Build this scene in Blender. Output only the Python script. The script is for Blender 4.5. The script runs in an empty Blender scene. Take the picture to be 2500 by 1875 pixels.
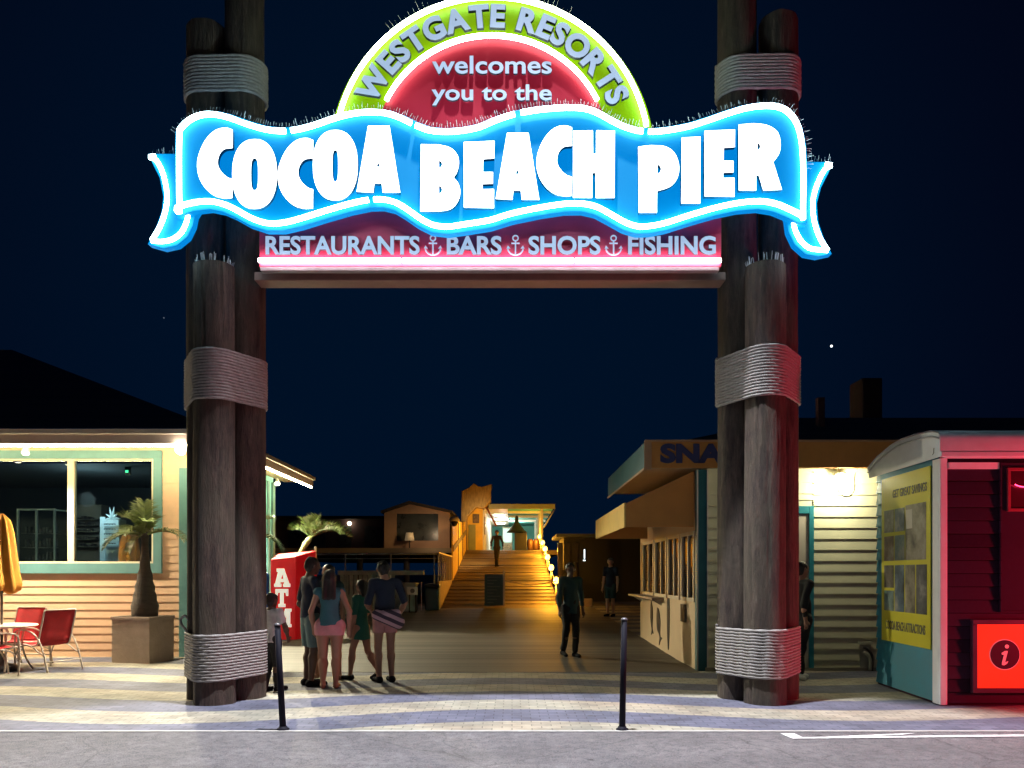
import bpy, math, random
import numpy as np
from mathutils import Vector, Matrix
random.seed(7)
R = math.radians
scn = bpy.context.scene
col = scn.collection

# ------------------------------------------------------------------ camera, sky, exposure
FP, EYE = 1900.0, 1.55            # focal length in photo pixels (2500 wide), eye height
cam_d = bpy.data.cameras.new('camera')
cam_d.sensor_width = 36.0
cam_d.lens = 36.0*FP/2500.0
cam_d.shift_y = 462.5/2500.0
cam_d.clip_start, cam_d.clip_end = 0.1, 3000.0
cam = bpy.data.objects.new('camera', cam_d)
cam.location = (0, 0, EYE)
cam.rotation_euler = (R(90), 0, 0)
col.objects.link(cam)
scn.camera = cam

w = bpy.data.worlds.new('World'); scn.world = w; w.use_nodes = True
nt = w.node_tree; nt.nodes.clear()
out = nt.nodes.new('ShaderNodeOutputWorld'); bg = nt.nodes.new('ShaderNodeBackground')
sky = nt.nodes.new('ShaderNodeTexSky'); sky.sky_type = 'NISHITA'; sky.sun_disc = False
sky.sun_elevation = R(-6.0); sky.sun_rotation = R(180.0)
addc = nt.nodes.new('ShaderNodeMix'); addc.data_type = 'RGBA'; addc.blend_type = 'ADD'; addc.inputs[0].default_value = 1.0
tint = nt.nodes.new('ShaderNodeMix'); tint.data_type = 'RGBA'; tint.blend_type = 'MULTIPLY'; tint.inputs[0].default_value = 1.0
tint.inputs[7].default_value = (0.02, 0.05, 0.10, 1)
addc.inputs[7].default_value = (0.0035, 0.054, 0.185, 1)
nt.links.new(sky.outputs[0], tint.inputs[6]); nt.links.new(tint.outputs[2], addc.inputs[6])
geo = nt.nodes.new('ShaderNodeTexCoord'); dotn = nt.nodes.new('ShaderNodeVectorMath'); dotn.operation = 'DOT_PRODUCT'
dotn.inputs[1].default_value = Vector((-0.08, 0.97, 0.22)).normalized(); nt.links.new(geo.outputs['Generated'], dotn.inputs[0])
fal = nt.nodes.new('ShaderNodeMapRange'); fal.interpolation_type = 'SMOOTHSTEP'; fal.inputs['From Min'].default_value = 0.72; fal.inputs['From Max'].default_value = 1.0
fal.inputs['To Min'].default_value = 0.16; fal.inputs['To Max'].default_value = 1.0; nt.links.new(dotn.outputs['Value'], fal.inputs['Value'])
gm = nt.nodes.new('ShaderNodeMix'); gm.data_type = 'RGBA'; gm.inputs[6].default_value = (0.008, 0.010, 0.055, 1)
nt.links.new(fal.outputs[0], gm.inputs[0]); nt.links.new(addc.outputs[2], gm.inputs[7])
nt.links.new(gm.outputs[2], bg.inputs['Color'])
bg.inputs['Strength'].default_value = 0.10
nt.links.new(bg.outputs[0], out.inputs[0])

scn.view_settings.view_transform = 'Standard'
scn.view_settings.look = 'None'
scn.view_settings.exposure = 0.0
scn.view_settings.gamma = 1.0
scn.view_settings.use_curve_mapping = False
scn.cycles.max_bounces = 8
scn.cycles.sample_clamp_indirect = 6.0
scn.cycles.sample_clamp_direct = 0.0
scn.cycles.use_denoising = True

# ------------------------------------------------------------------ lamps of the place
def lamp(name, kind, loc, power, color=(1, 1, 1), radius=0.1, target=None, spot=None, blend=0.5, size=None):
    d = bpy.data.lights.new(name, kind)
    d.energy = power; d.color = color
    if kind in ('POINT', 'SPOT'): d.shadow_soft_size = radius
    if kind == 'AREA' and size: d.shape = 'RECTANGLE'; d.size, d.size_y = size
    if spot: d.spot_size = R(spot); d.spot_blend = blend
    o = bpy.data.objects.new(name, d); o.location = loc
    if target is not None:
        o.rotation_euler = (Vector(target) - Vector(loc)).to_track_quat('-Z', 'Y').to_euler()
    col.objects.link(o); return o

# lot lamp high above the gate (its sharp shadows show on the piles), tail lamps of a car outside the frame
lamp('lot_lamp', 'SPOT', (0.0, 7.4, 14.0), 19000, (0.95, 0.95, 1.0), 0.15, (0.0, 4.5, 0), 56, 0.22)
lamp('tail_lamp', 'POINT', (8.8, 7.5, 0.95), 1000, (1.0, 0.02, 0.06), 0.25)

# ------------------------------------------------------------------ helpers
def P(X, Y, D):
    return Vector(((X-1250.0)/FP*D, D, EYE-(Y-1400.0)/FP*D))
def S(r, g, b):
    f = lambda c: (c/255/12.92) if c <= 10 else ((c/255+0.055)/1.055)**2.4
    return (f(r), f(g), f(b), 1.0)
def gz(y):                                   # the boardwalk climbs gently towards the pier
    return 0.0 if y < 14 else min((y-14)/13.7, 1.0)*0.31

class MB:
    def __init__(s): s.v = []; s.f = []; s.sm = []
    def add(s, vs, fs, smooth=False):
        b = len(s.v); s.v += [tuple(p) for p in vs]
        for f in fs: s.f.append(tuple(b+i for i in f)); s.sm.append(smooth)
        return s
    def box(s, x0, x1, y0, y1, z0, z1, M=None):
        vs = [Vector((x, y, z)) for z in (z0, z1) for y in (y0, y1) for x in (x0, x1)]
        if M is not None: vs = [M @ p for p in vs]
        return s.add(vs, [(0, 2, 3, 1), (4, 5, 7, 6), (0, 1, 5, 4), (2, 6, 7, 3), (0, 4, 6, 2), (1, 3, 7, 5)])
    def tube(s, path, r, seg=8, closed=False, caps=True, smooth=True, lobes=None):
        path = [Vector(p) for p in path]; n = len(path)
        rs = r if isinstance(r, (list, tuple)) else [r]*n
        t0 = (path[1]-path[0]).normalized()
        up = Vector((0, 0, 1)) if abs(t0.z) < 0.9 else Vector((1, 0, 0))
        nn = t0.cross(up).normalized(); vs = []; dist = 0.0
        for i, p in enumerate(path):
            a = path[i-1] if (i > 0 or closed) else p
            b = path[(i+1) % n] if (i < n-1 or closed) else p
            t = (b-a)
            t = t.normalized() if t.length > 1e-9 else t0
            nn = (nn - t*nn.dot(t))
            nn = nn.normalized() if nn.length > 1e-6 else t.orthogonal().normalized()
            bn = t.cross(nn)
            if i: dist += (p-path[i-1]).length
            for k in range(seg):
                th = 2*math.pi*k/seg
                rr = rs[i]
                if lobes: rr *= 1 + lobes[1]*math.cos(lobes[0]*th - dist*lobes[2])
                vs.append(p + (nn*math.cos(th) + bn*math.sin(th))*rr)
        fs = []
        m = n if closed else n-1
        for i in range(m):
            j = (i+1) % n
            for k in range(seg):
                l = (k+1) % seg
                fs.append((i*seg+k, i*seg+l, j*seg+l, j*seg+k))
        if caps and not closed:
            fs.append(tuple(range(seg))[::-1]); fs.append(tuple((n-1)*seg+k for k in range(seg)))
        return s.add(vs, fs, smooth)
    def lathe(s, prof, c=(0, 0, 0), seg=20, smooth=True, cap=True):
        vs = []; fs = []
        for r, z in prof:
            for k in range(seg):
                a = 2*math.pi*k/seg
                vs.append((c[0]+r*math.cos(a), c[1]+r*math.sin(a), c[2]+z))
        for i in range(len(prof)-1):
            for k in range(seg):
                l = (k+1) % seg
                fs.append((i*seg+k, i*seg+l, (i+1)*seg+l, (i+1)*seg+k))
        if cap:
            fs.append(tuple(range(seg))[::-1]); fs.append(tuple((len(prof)-1)*seg+k for k in range(seg)))
        return s.add(vs, fs, smooth)
    def sphere(s, c, r, seg=14, sc=(1, 1, 1)):
        vs = []; fs = []; rings = seg//2
        for i in range(rings+1):
            a = math.pi*i/rings
            for k in range(seg):
                b = 2*math.pi*k/seg
                vs.append((c[0]+r*sc[0]*math.sin(a)*math.cos(b), c[1]+r*sc[1]*math.sin(a)*math.sin(b), c[2]-r*sc[2]*math.cos(a)))
        for i in range(rings):
            for k in range(seg):
                l = (k+1) % seg
                fs.append((i*seg+k, i*seg+l, (i+1)*seg+l, (i+1)*seg+k))
        return s.add(vs, fs, True)
    def prism(s, poly, d0, d1, mp):           # convex-ish polygon swept between two offsets; mp(a, b, d) -> point
        n = len(poly)
        vs = [mp(a, b, d0) for a, b in poly] + [mp(a, b, d1) for a, b in poly]
        fs = [tuple(range(n)), tuple(range(2*n-1, n-1, -1))]
        for i in range(n):
            j = (i+1) % n
            fs.append((i, n+i, n+j, j))
        return s.add(vs, fs)
    def siding(s, a0, a1, z0, z1, pitch, mp, base=0.0, t=0.022):   # lap siding, mp(a, outward, z)
        k = math.floor((z0-base)/pitch)
        while base+k*pitch < z1-1e-4:
            b0, b1 = base+k*pitch, base+(k+1)*pitch
            c0, c1 = max(b0, z0), min(b1, z1)
            o = lambda z: t*(1-(z-b0)/pitch)+0.003
            n = len(s.v)
            vs = [mp(a0, o(c0), c0), mp(a1, o(c0), c0), mp(a1, o(c1), c1), mp(a0, o(c1), c1),
                  mp(a0, 0, c0), mp(a1, 0, c0), mp(a1, 0, c1), mp(a0, 0, c1)]
            s.add(vs, [(0, 1, 2, 3), (0, 4, 5, 1), (1, 5, 6, 2), (0, 3, 7, 4)])
            k += 1
        return s
    def build(s, name, mat, parent=None, bevel=0.0, loc=None):
        me = bpy.data.meshes.new(name); me.from_pydata(s.v, [], s.f)
        me.polygons.foreach_set('use_smooth', s.sm); me.update()
        return link_mesh(me, name, mat, parent, bevel, loc)

def link_mesh(me, name, mat, parent=None, bevel=0.0, loc=None):
    import bmesh
    bm = bmesh.new(); bm.from_mesh(me); bmesh.ops.recalc_face_normals(bm, faces=bm.faces); bm.to_mesh(me); bm.free()
    o = bpy.data.objects.new(name, me); col.objects.link(o)
    if mat: me.materials.clear(); me.materials.append(mat)
    if loc is not None: o.location = loc
    if parent is not None:
        o.parent = parent
        if not parent.get('_local'): o.matrix_parent_inverse = parent_world(parent).inverted()
    if bevel:
        b = o.modifiers.new('bevel', 'BEVEL'); b.width = bevel; b.segments = 2; b.limit_method = 'ANGLE'; b.angle_limit = R(40)
    return o
def parent_world(o):
    m = Matrix.LocRotScale(o.location, o.rotation_euler, o.scale)
    return (parent_world(o.parent) @ o.matrix_parent_inverse @ m) if o.parent else m

def tag(o, label, cat, group=None, kind=None):
    if label: o['label'] = label
    if cat: o['category'] = cat
    if group: o['group'] = group
    if kind: o['kind'] = kind
    return o
def thing(name, label, cat, loc=(0, 0, 0), rz=0.0, group=None, local=False):
    o = bpy.data.objects.new(name, None); col.objects.link(o); o.location = loc; o.rotation_euler = (0, 0, rz)
    o.empty_display_size = 0.2
    if local: o['_local'] = 1
    return tag(o, label, cat, group)
def copy_tree(o, parent=None):
    c = o.copy(); col.objects.link(c); c.parent = parent
    for ch in o.children: copy_tree(ch, c)
    return c

def mesh_of_curve(cd):
    o = bpy.data.objects.new('tmp', cd); col.objects.link(o)
    dg = bpy.context.evaluated_depsgraph_get(); dg.update()
    me = bpy.data.meshes.new_from_object(o.evaluated_get(dg))
    bpy.data.objects.remove(o); bpy.data.curves.remove(cd)
    return me
def shape_mesh(loops, depth, bevel=0.0):       # loops of 2D points (outer and holes), local XY, extruded +-depth/2
    cd = bpy.data.curves.new('tmp', 'CURVE'); cd.dimensions = '2D'; cd.fill_mode = 'BOTH'
    cd.extrude = depth/2; cd.bevel_depth = bevel; cd.bevel_resolution = 1
    for lp in loops:
        sp = cd.splines.new('POLY'); sp.points.add(len(lp)-1)
        for p, (x, y) in zip(sp.points, lp): p.co = (x, y, 0, 1)
        sp.use_cyclic_u = True
    return mesh_of_curve(cd)
def text_mesh(body, depth, offset=0.0, size=1.0):
    cd = bpy.data.curves.new('tmp', 'FONT'); cd.body = body; cd.size = size
    cd.extrude = depth/2; cd.offset = offset; cd.fill_mode = 'BOTH'; cd.align_x = 'CENTER'; cd.resolution_u = 4
    return mesh_of_curve(cd)
def bounds(me):
    a = np.empty(len(me.vertices)*3, dtype=np.float32); me.vertices.foreach_get('co', a); a = a.reshape(-1, 3)
    return a.min(0), a.max(0)
UP = Matrix.Rotation(R(90), 4, 'X')            # local XY -> world XZ, local +Z -> world -Y (towards the camera)
def fit_text(body, X0, X1, Y0, Y1, D, depth=0.03, offset=0.0):   # photo box -> mesh standing at distance D
    me = text_mesh(body, 1.0, offset)
    lo, hi = bounds(me); a, b = P(X0, Y1, D), P(X1, Y0, D)
    sx, sz = (b.x-a.x)/(hi[0]-lo[0]), (b.z-a.z)/(hi[1]-lo[1])
    me.transform(Matrix.Translation((a.x-lo[0]*sx, D, a.z-lo[1]*sz)) @ UP @ Matrix.Diagonal((sx, sz, depth, 1)))
    return me
def smooth_path(pts, n=6, closed=False):       # Catmull-Rom
    pts = [Vector(p) for p in pts]; N = len(pts); o = []
    rng = range(N) if closed else range(N-1)
    for i in rng:
        p0 = pts[i-1] if (i > 0 or closed) else pts[i]
        p1, p2 = pts[i], pts[(i+1) % N]
        p3 = pts[(i+2) % N] if (i+2 < N or closed) else p2
        for k in range(n):
            t = k/n
            o.append(0.5*((2*p1)+(p2-p0)*t+(2*p0-5*p1+4*p2-p3)*t*t+(3*p1-p0-3*p2+p3)*t**3))
    if not closed: o.append(pts[-1])
    return o
def offset_loop(pts, d):                       # inward offset of a closed 2D loop
    n = len(pts); A = sum(pts[i][0]*pts[(i+1) % n][1]-pts[(i+1) % n][0]*pts[i][1] for i in range(n))
    sg = 1 if A > 0 else -1; o = []
    for i in range(n):
        a, b = pts[i-1], pts[(i+1) % n]
        t = Vector((b[0]-a[0], b[1]-a[1]))
        t = t.normalized() if t.length > 1e-9 else Vector((1, 0))
        o.append((pts[i][0]-t.y*d*sg, pts[i][1]+t.x*d*sg))
    return o

# ------------------------------------------------------------------ materials
MATS = {}
def mat(name, base, rough=0.6, vary=0.0, scale=4.0, bump=0.0, bscale=None, stretch=(1, 1, 1), metal=0.0, dark=None, spec=0.5, coat=0.0):
    if name in MATS: return MATS[name]
    m = bpy.data.materials.new(name); m.use_nodes = True; t = m.node_tree
    b = t.nodes['Principled BSDF']
    b.inputs['Base Color'].default_value = base; b.inputs['Roughness'].default_value = rough
    b.inputs['Metallic'].default_value = metal; b.inputs['Specular IOR Level'].default_value = spec
    b.inputs['Coat Weight'].default_value = coat
    if vary or bump:
        g = t.nodes.new('ShaderNodeNewGeometry'); mp = t.nodes.new('ShaderNodeMapping'); mp.inputs['Scale'].default_value = stretch
        t.links.new(g.outputs['Position'], mp.inputs['Vector'])
        n = t.nodes.new('ShaderNodeTexNoise'); n.inputs['Scale'].default_value = scale; n.inputs['Detail'].default_value = 6; n.inputs['Roughness'].default_value = 0.62
        t.links.new(mp.outputs[0], n.inputs['Vector'])
        if vary:
            r = t.nodes.new('ShaderNodeValToRGB'); r.color_ramp.elements[0].position = 0.3; r.color_ramp.elements[1].position = 0.72
            dk = dark or tuple(c*(1-vary) for c in base[:3])+(1,)
            r.color_ramp.elements[0].color = dk; r.color_ramp.elements[1].color = tuple(min(c*(1+vary*0.5), 1) for c in base[:3])+(1,)
            t.links.new(n.outputs['Fac'], r.inputs[0]); t.links.new(r.outputs[0], b.inputs['Base Color'])
            rr = t.nodes.new('ShaderNodeMapRange'); rr.inputs['To Min'].default_value = max(rough-0.12, 0.05); rr.inputs['To Max'].default_value = min(rough+0.12, 1)
            t.links.new(n.outputs['Fac'], rr.inputs['Value']); t.links.new(rr.outputs[0], b.inputs['Roughness'])
        if bump:
            n2 = t.nodes.new('ShaderNodeTexNoise'); n2.inputs['Scale'].default_value = bscale or scale*4; n2.inputs['Detail'].default_value = 4
            t.links.new(mp.outputs[0], n2.inputs['Vector'])
            bp = t.nodes.new('ShaderNodeBump'); bp.inputs['Strength'].default_value = bump; bp.inputs['Distance'].default_value = 0.02
            t.links.new(n2.outputs['Fac'], bp.inputs['Height']); t.links.new(bp.outputs[0], b.inputs['Normal'])
    MATS[name] = m; return m
def glow(name, colr, strength, base=None):
    if name in MATS: return MATS[name]
    m = bpy.data.materials.new(name); m.use_nodes = True; b = m.node_tree.nodes['Principled BSDF']
    b.inputs['Base Color'].default_value = base or tuple(colr[:3])+(1,)
    b.inputs['Emission Color'].default_value = tuple(colr[:3])+(1,); b.inputs['Emission Strength'].default_value = strength
    b.inputs['Roughness'].default_value = 0.4
    MATS[name] = m; return m
def glass(name, tint=(0.8, 0.9, 0.9, 1), refl=0.16):
    m = bpy.data.materials.new(name); m.use_nodes = True; t = m.node_tree; t.nodes.clear()
    o = t.nodes.new('ShaderNodeOutputMaterial'); mx = t.nodes.new('ShaderNodeMixShader')
    tr = t.nodes.new('ShaderNodeBsdfTransparent'); tr.inputs[0].default_value = tint
    gl = t.nodes.new('ShaderNodeBsdfGlossy'); gl.inputs['Roughness'].default_value = 0.015
    fr = t.nodes.new('ShaderNodeFresnel'); fr.inputs[0].default_value = 1.5
    ma = t.nodes.new('ShaderNodeMath'); ma.operation = 'MAXIMUM'; ma.inputs[1].default_value = refl
    t.links.new(fr.outputs[0], ma.inputs[0]); t.links.new(ma.outputs[0], mx.inputs[0])
    t.links.new(tr.outputs[0], mx.inputs[1]); t.links.new(gl.outputs[0], mx.inputs[2]); t.links.new(mx.outputs[0], o.inputs[0])
    MATS[name] = m; return m
# ------------------------------------------------------------------ ground
def node_mat(name):
    m = bpy.data.materials.new(name); m.use_nodes = True; t = m.node_tree
    return m, t, t.nodes['Principled BSDF'], (lambda k: t.nodes.new(k)), t.links.new
def pos_nodes(t):
    g = t.nodes.new('ShaderNodeNewGeometry'); return g.outputs['Position']
def math_n(t, op, a, b=None):
    n = t.nodes.new('ShaderNodeMath'); n.operation = op
    for i, v in enumerate((a, b)):
        if v is None: continue
        if isinstance(v, (int, float)): n.inputs[i].default_value = v
        else: t.links.new(v, n.inputs[i])
    return n.outputs[0]
def mix_c(t, fac, a, b, mode='MIX'):
    n = t.nodes.new('ShaderNodeMix'); n.data_type = 'RGBA'; n.blend_type = mode
    for i, v in ((0, fac), (6, a), (7, b)):
        if isinstance(v, (int, float, tuple)): n.inputs[i].default_value = v
        else: t.links.new(v, n.inputs[i])
    return n.outputs[2]
def noise_n(t, vec, scale, detail=5, rough=0.6):
    n = t.nodes.new('ShaderNodeTexNoise'); n.inputs['Scale'].default_value = scale; n.inputs['Detail'].default_value = detail; n.inputs['Roughness'].default_value = rough
    t.links.new(vec, n.inputs['Vector']); return n.outputs['Fac']
def ramp_n(t, fac, stops):
    r = t.nodes.new('ShaderNodeValToRGB'); e = r.color_ramp.elements
    while len(e) < len(stops): e.new(0.5)
    for k, (p, c) in enumerate(stops): e[k].position = p; e[k].color = c if isinstance(c, tuple) else (c, c, c, 1)
    t.links.new(fac, r.inputs[0]); return r.outputs[0]
def bump_n(t, b, h, strength=0.4, dist=0.02):
    n = t.nodes.new('ShaderNodeBump'); n.inputs['Strength'].default_value = strength; n.inputs['Distance'].default_value = dist
    t.links.new(h, n.inputs['Height']); t.links.new(n.outputs[0], b.inputs['Normal'])

def asphalt_mat():
    m, t, b, N, L = node_mat('worn_asphalt'); p = pos_nodes(t)
    fine = noise_n(t, p, 90, 3, 0.7); mid = noise_n(t, p, 9, 6, 0.7); big = noise_n(t, p, 0.7, 4)
    c = ramp_n(t, fine, [(0.30, (0.055, 0.053, 0.060, 1)), (0.5, (0.125, 0.12, 0.132, 1)), (0.72, (0.32, 0.31, 0.32, 1))])
    c = mix_c(t, ramp_n(t, mid, [(0.40, 0.0), (0.66, 0.75)]), c, (0.25, 0.24, 0.25, 1))
    c = mix_c(t, ramp_n(t, big, [(0.40, 0.0), (0.62, 0.45)]), c, (0.07, 0.068, 0.075, 1))
    vo = N('ShaderNodeTexVoronoi'); vo.feature = 'DISTANCE_TO_EDGE'; vo.inputs['Scale'].default_value = 0.55
    wob = N('ShaderNodeMix'); wob.data_type = 'VECTOR'; wob.inputs[0].default_value = 0.12
    nn = N('ShaderNodeTexNoise'); nn.inputs['Scale'].default_value = 3; L(p, nn.inputs['Vector'])
    L(p, wob.inputs[4]); L(nn.outputs['Color'], wob.inputs[5]); L(wob.outputs[1], vo.inputs['Vector'])
    c = mix_c(t, ramp_n(t, vo.outputs['Distance'], [(0.0, 0.35), (0.006, 0.0)]), c, (0.025, 0.025, 0.028, 1))
    gv = N('ShaderNodeTexVoronoi'); gv.inputs['Scale'].default_value = 1.7; L(p, gv.inputs['Vector'])
    c = mix_c(t, ramp_n(t, gv.outputs['Distance'], [(0.0, 0.7), (0.045, 0.6), (0.06, 0.0)]), c, (0.035, 0.034, 0.036, 1))
    L(c, b.inputs['Base Color']); b.inputs['Roughness'].default_value = 0.9
    bump_n(t, b, math_n(t, 'ADD', fine, math_n(t, 'MULTIPLY', mid, 1.2)), 0.9, 0.02)
    return m
def paver_mat():
    m, t, b, N, L = node_mat('wave_pavers'); p = pos_nodes(t)
    sx = N('ShaderNodeSeparateXYZ'); L(p, sx.inputs[0])
    X, Y = sx.outputs[0], sx.outputs[1]
    s1 = math_n(t, 'MULTIPLY', math_n(t, 'SINE', math_n(t, 'ADD', math_n(t, 'MULTIPLY', X, 0.85), -1.57)), 0.34)
    s2 = math_n(t, 'MULTIPLY', math_n(t, 'SINE', math_n(t, 'ADD', math_n(t, 'MULTIPLY', X, 0.37), math_n(t, 'MULTIPLY', Y, 0.5))), 0.14)
    u = math_n(t, 'DIVIDE', math_n(t, 'SUBTRACT', math_n(t, 'ADD', Y, math_n(t, 'ADD', s1, s2)), 7.72), 1.36)
    fr = math_n(t, 'FRACT', u)
    fr = math_n(t, 'ADD', fr, math_n(t, 'MULTIPLY', math_n(t, 'SUBTRACT', noise_n(t, p, 14, 2), 0.5), 0.05))
    band = ramp_n(t, fr, [(0.50, 0.0), (0.525, 1.0)])
    warm = ramp_n(t, noise_n(t, p, 0.6, 3), [(0.4, (0.37, 0.36, 0.30, 1)), (0.65, (0.36, 0.31, 0.245, 1))])
    c = mix_c(t, band, (0.122, 0.130, 0.195, 1), warm)
    br = N('ShaderNodeTexBrick'); br.inputs['Scale'].default_value = 1.0
    br.inputs['Brick Width'].default_value = 0.20; br.inputs['Row Height'].default_value = 0.10; br.inputs['Mortar Size'].default_value = 0.006
    br.inputs['Color1'].default_value = (0.78, 0.78, 0.78, 1); br.inputs['Color2'].default_value = (1.12, 1.1, 1.05, 1); br.inputs['Mortar'].default_value = (0.5, 0.5, 0.48, 1)
    L(p, br.inputs['Vector'])
    c = mix_c(t, 1.0, c, br.outputs['Color'], 'MULTIPLY')
    gv = N('ShaderNodeTexVoronoi'); gv.inputs['Scale'].default_value = 1.3; L(p, gv.inputs['Vector'])
    c = mix_c(t, ramp_n(t, gv.outputs['Distance'], [(0.0, 0.55), (0.04, 0.5), (0.055, 0.0)]), c, (0.06, 0.058, 0.055, 1))
    dirt = ramp_n(t, noise_n(t, p, 1.6, 7, 0.7), [(0.32, 0.55), (0.60, 1.0)])
    c = mix_c(t, 1.0, c, dirt, 'MULTIPLY')
    L(c, b.inputs['Base Color']); b.inputs['Roughness'].default_value = 0.8
    hh = math_n(t, 'SUBTRACT', math_n(t, 'MULTIPLY', noise_n(t, p, 45, 4), 0.5), br.outputs['Fac'])
    bump_n(t, b, hh, 0.5, 0.012)
    return m
def plank_mat(name, c0, c1, c2, pitch=0.145, axis=1, wave=False):
    m, t, b, N, L = node_mat(name); p = pos_nodes(t)
    sx = N('ShaderNodeSeparateXYZ'); L(p, sx.inputs[0])
    u = math_n(t, 'DIVIDE', sx.outputs[axis], pitch)
    fr = math_n(t, 'FRACT', u); idx = math_n(t, 'FLOOR', u)
    wn = N('ShaderNodeTexWhiteNoise'); wn.noise_dimensions = '1D'; L(idx, wn.inputs['W'])
    mp = N('ShaderNodeMapping'); mp.inputs['Scale'].default_value = (0.25, 9, 1) if axis == 1 else (9, 0.25, 9)
    L(p, mp.inputs['Vector'])
    grain = noise_n(t, mp.outputs[0], 3.0, 6, 0.7)
    c = ramp_n(t, math_n(t, 'ADD', math_n(t, 'MULTIPLY', wn.outputs['Value'], 0.55), math_n(t, 'MULTIPLY', grain, 0.45)), [(0.2, c0), (0.5, c1), (0.85, c2)])
    gap = ramp_n(t, fr, [(0.0, 0.12), (0.05, 1.0), (0.95, 1.0), (1.0, 0.12)])
    c = mix_c(t, 1.0, c, gap, 'MULTIPLY')
    L(c, b.inputs['Base Color']); b.inputs['Roughness'].default_value = 0.62
    bump_n(t, b, math_n(t, 'ADD', gap, math_n(t, 'MULTIPLY', grain, 0.3)), 0.5, 0.012)
    return m
sand = mat('night_sand', (0.10, 0.09, 0.075, 1), 0.95, 0.3, 2, 0.4)
MB().add([(-700, 7.4, -0.06), (700, 7.4, -0.06), (700, 900, -0.06), (-700, 900, -0.06)], [(0, 1, 2, 3)]).build('ground', sand)['kind'] = 'structure'
MB().add([(-80, -60, -0.004), (80, -60, -0.004), (80, 7.66, -0.004), (-80, 7.66, -0.004)], [(0, 1, 2, 3)]).build('asphalt_lot', asphalt_mat())['kind'] = 'structure'
kb = MB().box(-40, 40, 7.62, 7.68, -0.05, 0.003)
kb.build('kerb_strip', mat('kerb_concrete', (0.42, 0.41, 0.40, 1), 0.85, 0.25, 6, 0.3))['kind'] = 'structure'
pv = MB()
rows = [7.68, 14.0, 27.7, 30.0]
for a, b in zip(rows[:-1], rows[1:]):
    pv.add([(-30, a, gz(a)), (30, a, gz(a)), (30, b, gz(b)), (-30, b, gz(b))], [(0, 1, 2, 3)])
pv.build('paving', paver_mat())['kind'] = 'structure'
bw = MB()
for a, b in ((12.2, 14.0), (14.0, 27.75)):
    bw.box(-4.9, 2.94, a, b, -0.03, 0.005)
    n = len(bw.v)-8
    for k in range(8):
        x, y, z = bw.v[n+k]; bw.v[n+k] = (x, y, z+gz(y))
bw.build('boardwalk', plank_mat('boardwalk_planks', (0.045, 0.038, 0.030, 1), (0.078, 0.068, 0.054, 1), (0.125, 0.112, 0.09, 1)))['kind'] = 'structure'
# painted markings on the asphalt
pm = MB()
white_paint = mat('road_paint', (0.75, 0.73, 0.74, 1), 0.7, 0.45, 14, 0.3)
def gp(X, Y): D = EYE*FP/(Y-1400); return ((X-1250)/FP*D, D, 0.0008)
for qi, q in enumerate(([(1904, 1790), (1938, 1790), (1962, 1801), (1936, 1804)], [(1936, 1804), (1962, 1801), (2240, 1789.5), (2200, 1794.5)], [(1940, 1804), (1944, 1800.5), (2700, 1791), (2700, 1796.5)])):
    pm.add([(gp(*a)[0], gp(*a)[1], 0.0008+0.0012*qi) for a in q], [(0, 1, 2, 3)])
pm.build('painted_marking', white_paint)['kind'] = 'structure'
# ------------------------------------------------------------------ entrance gate: piles, rope, signs
def wood_pile_mat():
    m, t, b, N, L = node_mat('weathered_pile_wood'); p = pos_nodes(t)
    mp = N('ShaderNodeMapping'); mp.inputs['Scale'].default_value = (1, 1, 0.16); L(p, mp.inputs['Vector'])
    g1 = noise_n(t, mp.outputs[0], 16, 8, 0.72); g2 = noise_n(t, mp.outputs[0], 64, 6, 0.75)
    mp2 = N('ShaderNodeMapping'); mp2.inputs['Scale'].default_value = (1, 1, 0.35); L(p, mp2.inputs['Vector'])
    blot = noise_n(t, mp2.outputs[0], 3.2, 6, 0.65)
    c = ramp_n(t, g1, [(0.30, (0.012, 0.008, 0.007, 1)), (0.46, (0.045, 0.031, 0.026, 1)), (0.60, (0.088, 0.060, 0.047, 1)), (0.78, (0.21, 0.18, 0.14, 1))])
    c = mix_c(t, ramp_n(t, blot, [(0.42, 0.0), (0.62, 0.65)]), c, (0.085, 0.072, 0.048, 1))
    c = mix_c(t, ramp_n(t, g2, [(0.30, 0.8), (0.40, 0.0)]), c, (0.014, 0.010, 0.008, 1))
    L(c, b.inputs['Base Color']); b.inputs['Roughness'].default_value = 0.82
    bump_n(t, b, math_n(t, 'ADD', g1, math_n(t, 'MULTIPLY', g2, 0.6)), 0.85, 0.03)
    return m
PILE = wood_pile_mat()
spike_m = mat('spike_steel', (0.45, 0.46, 0.47, 1), 0.4)
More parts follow.
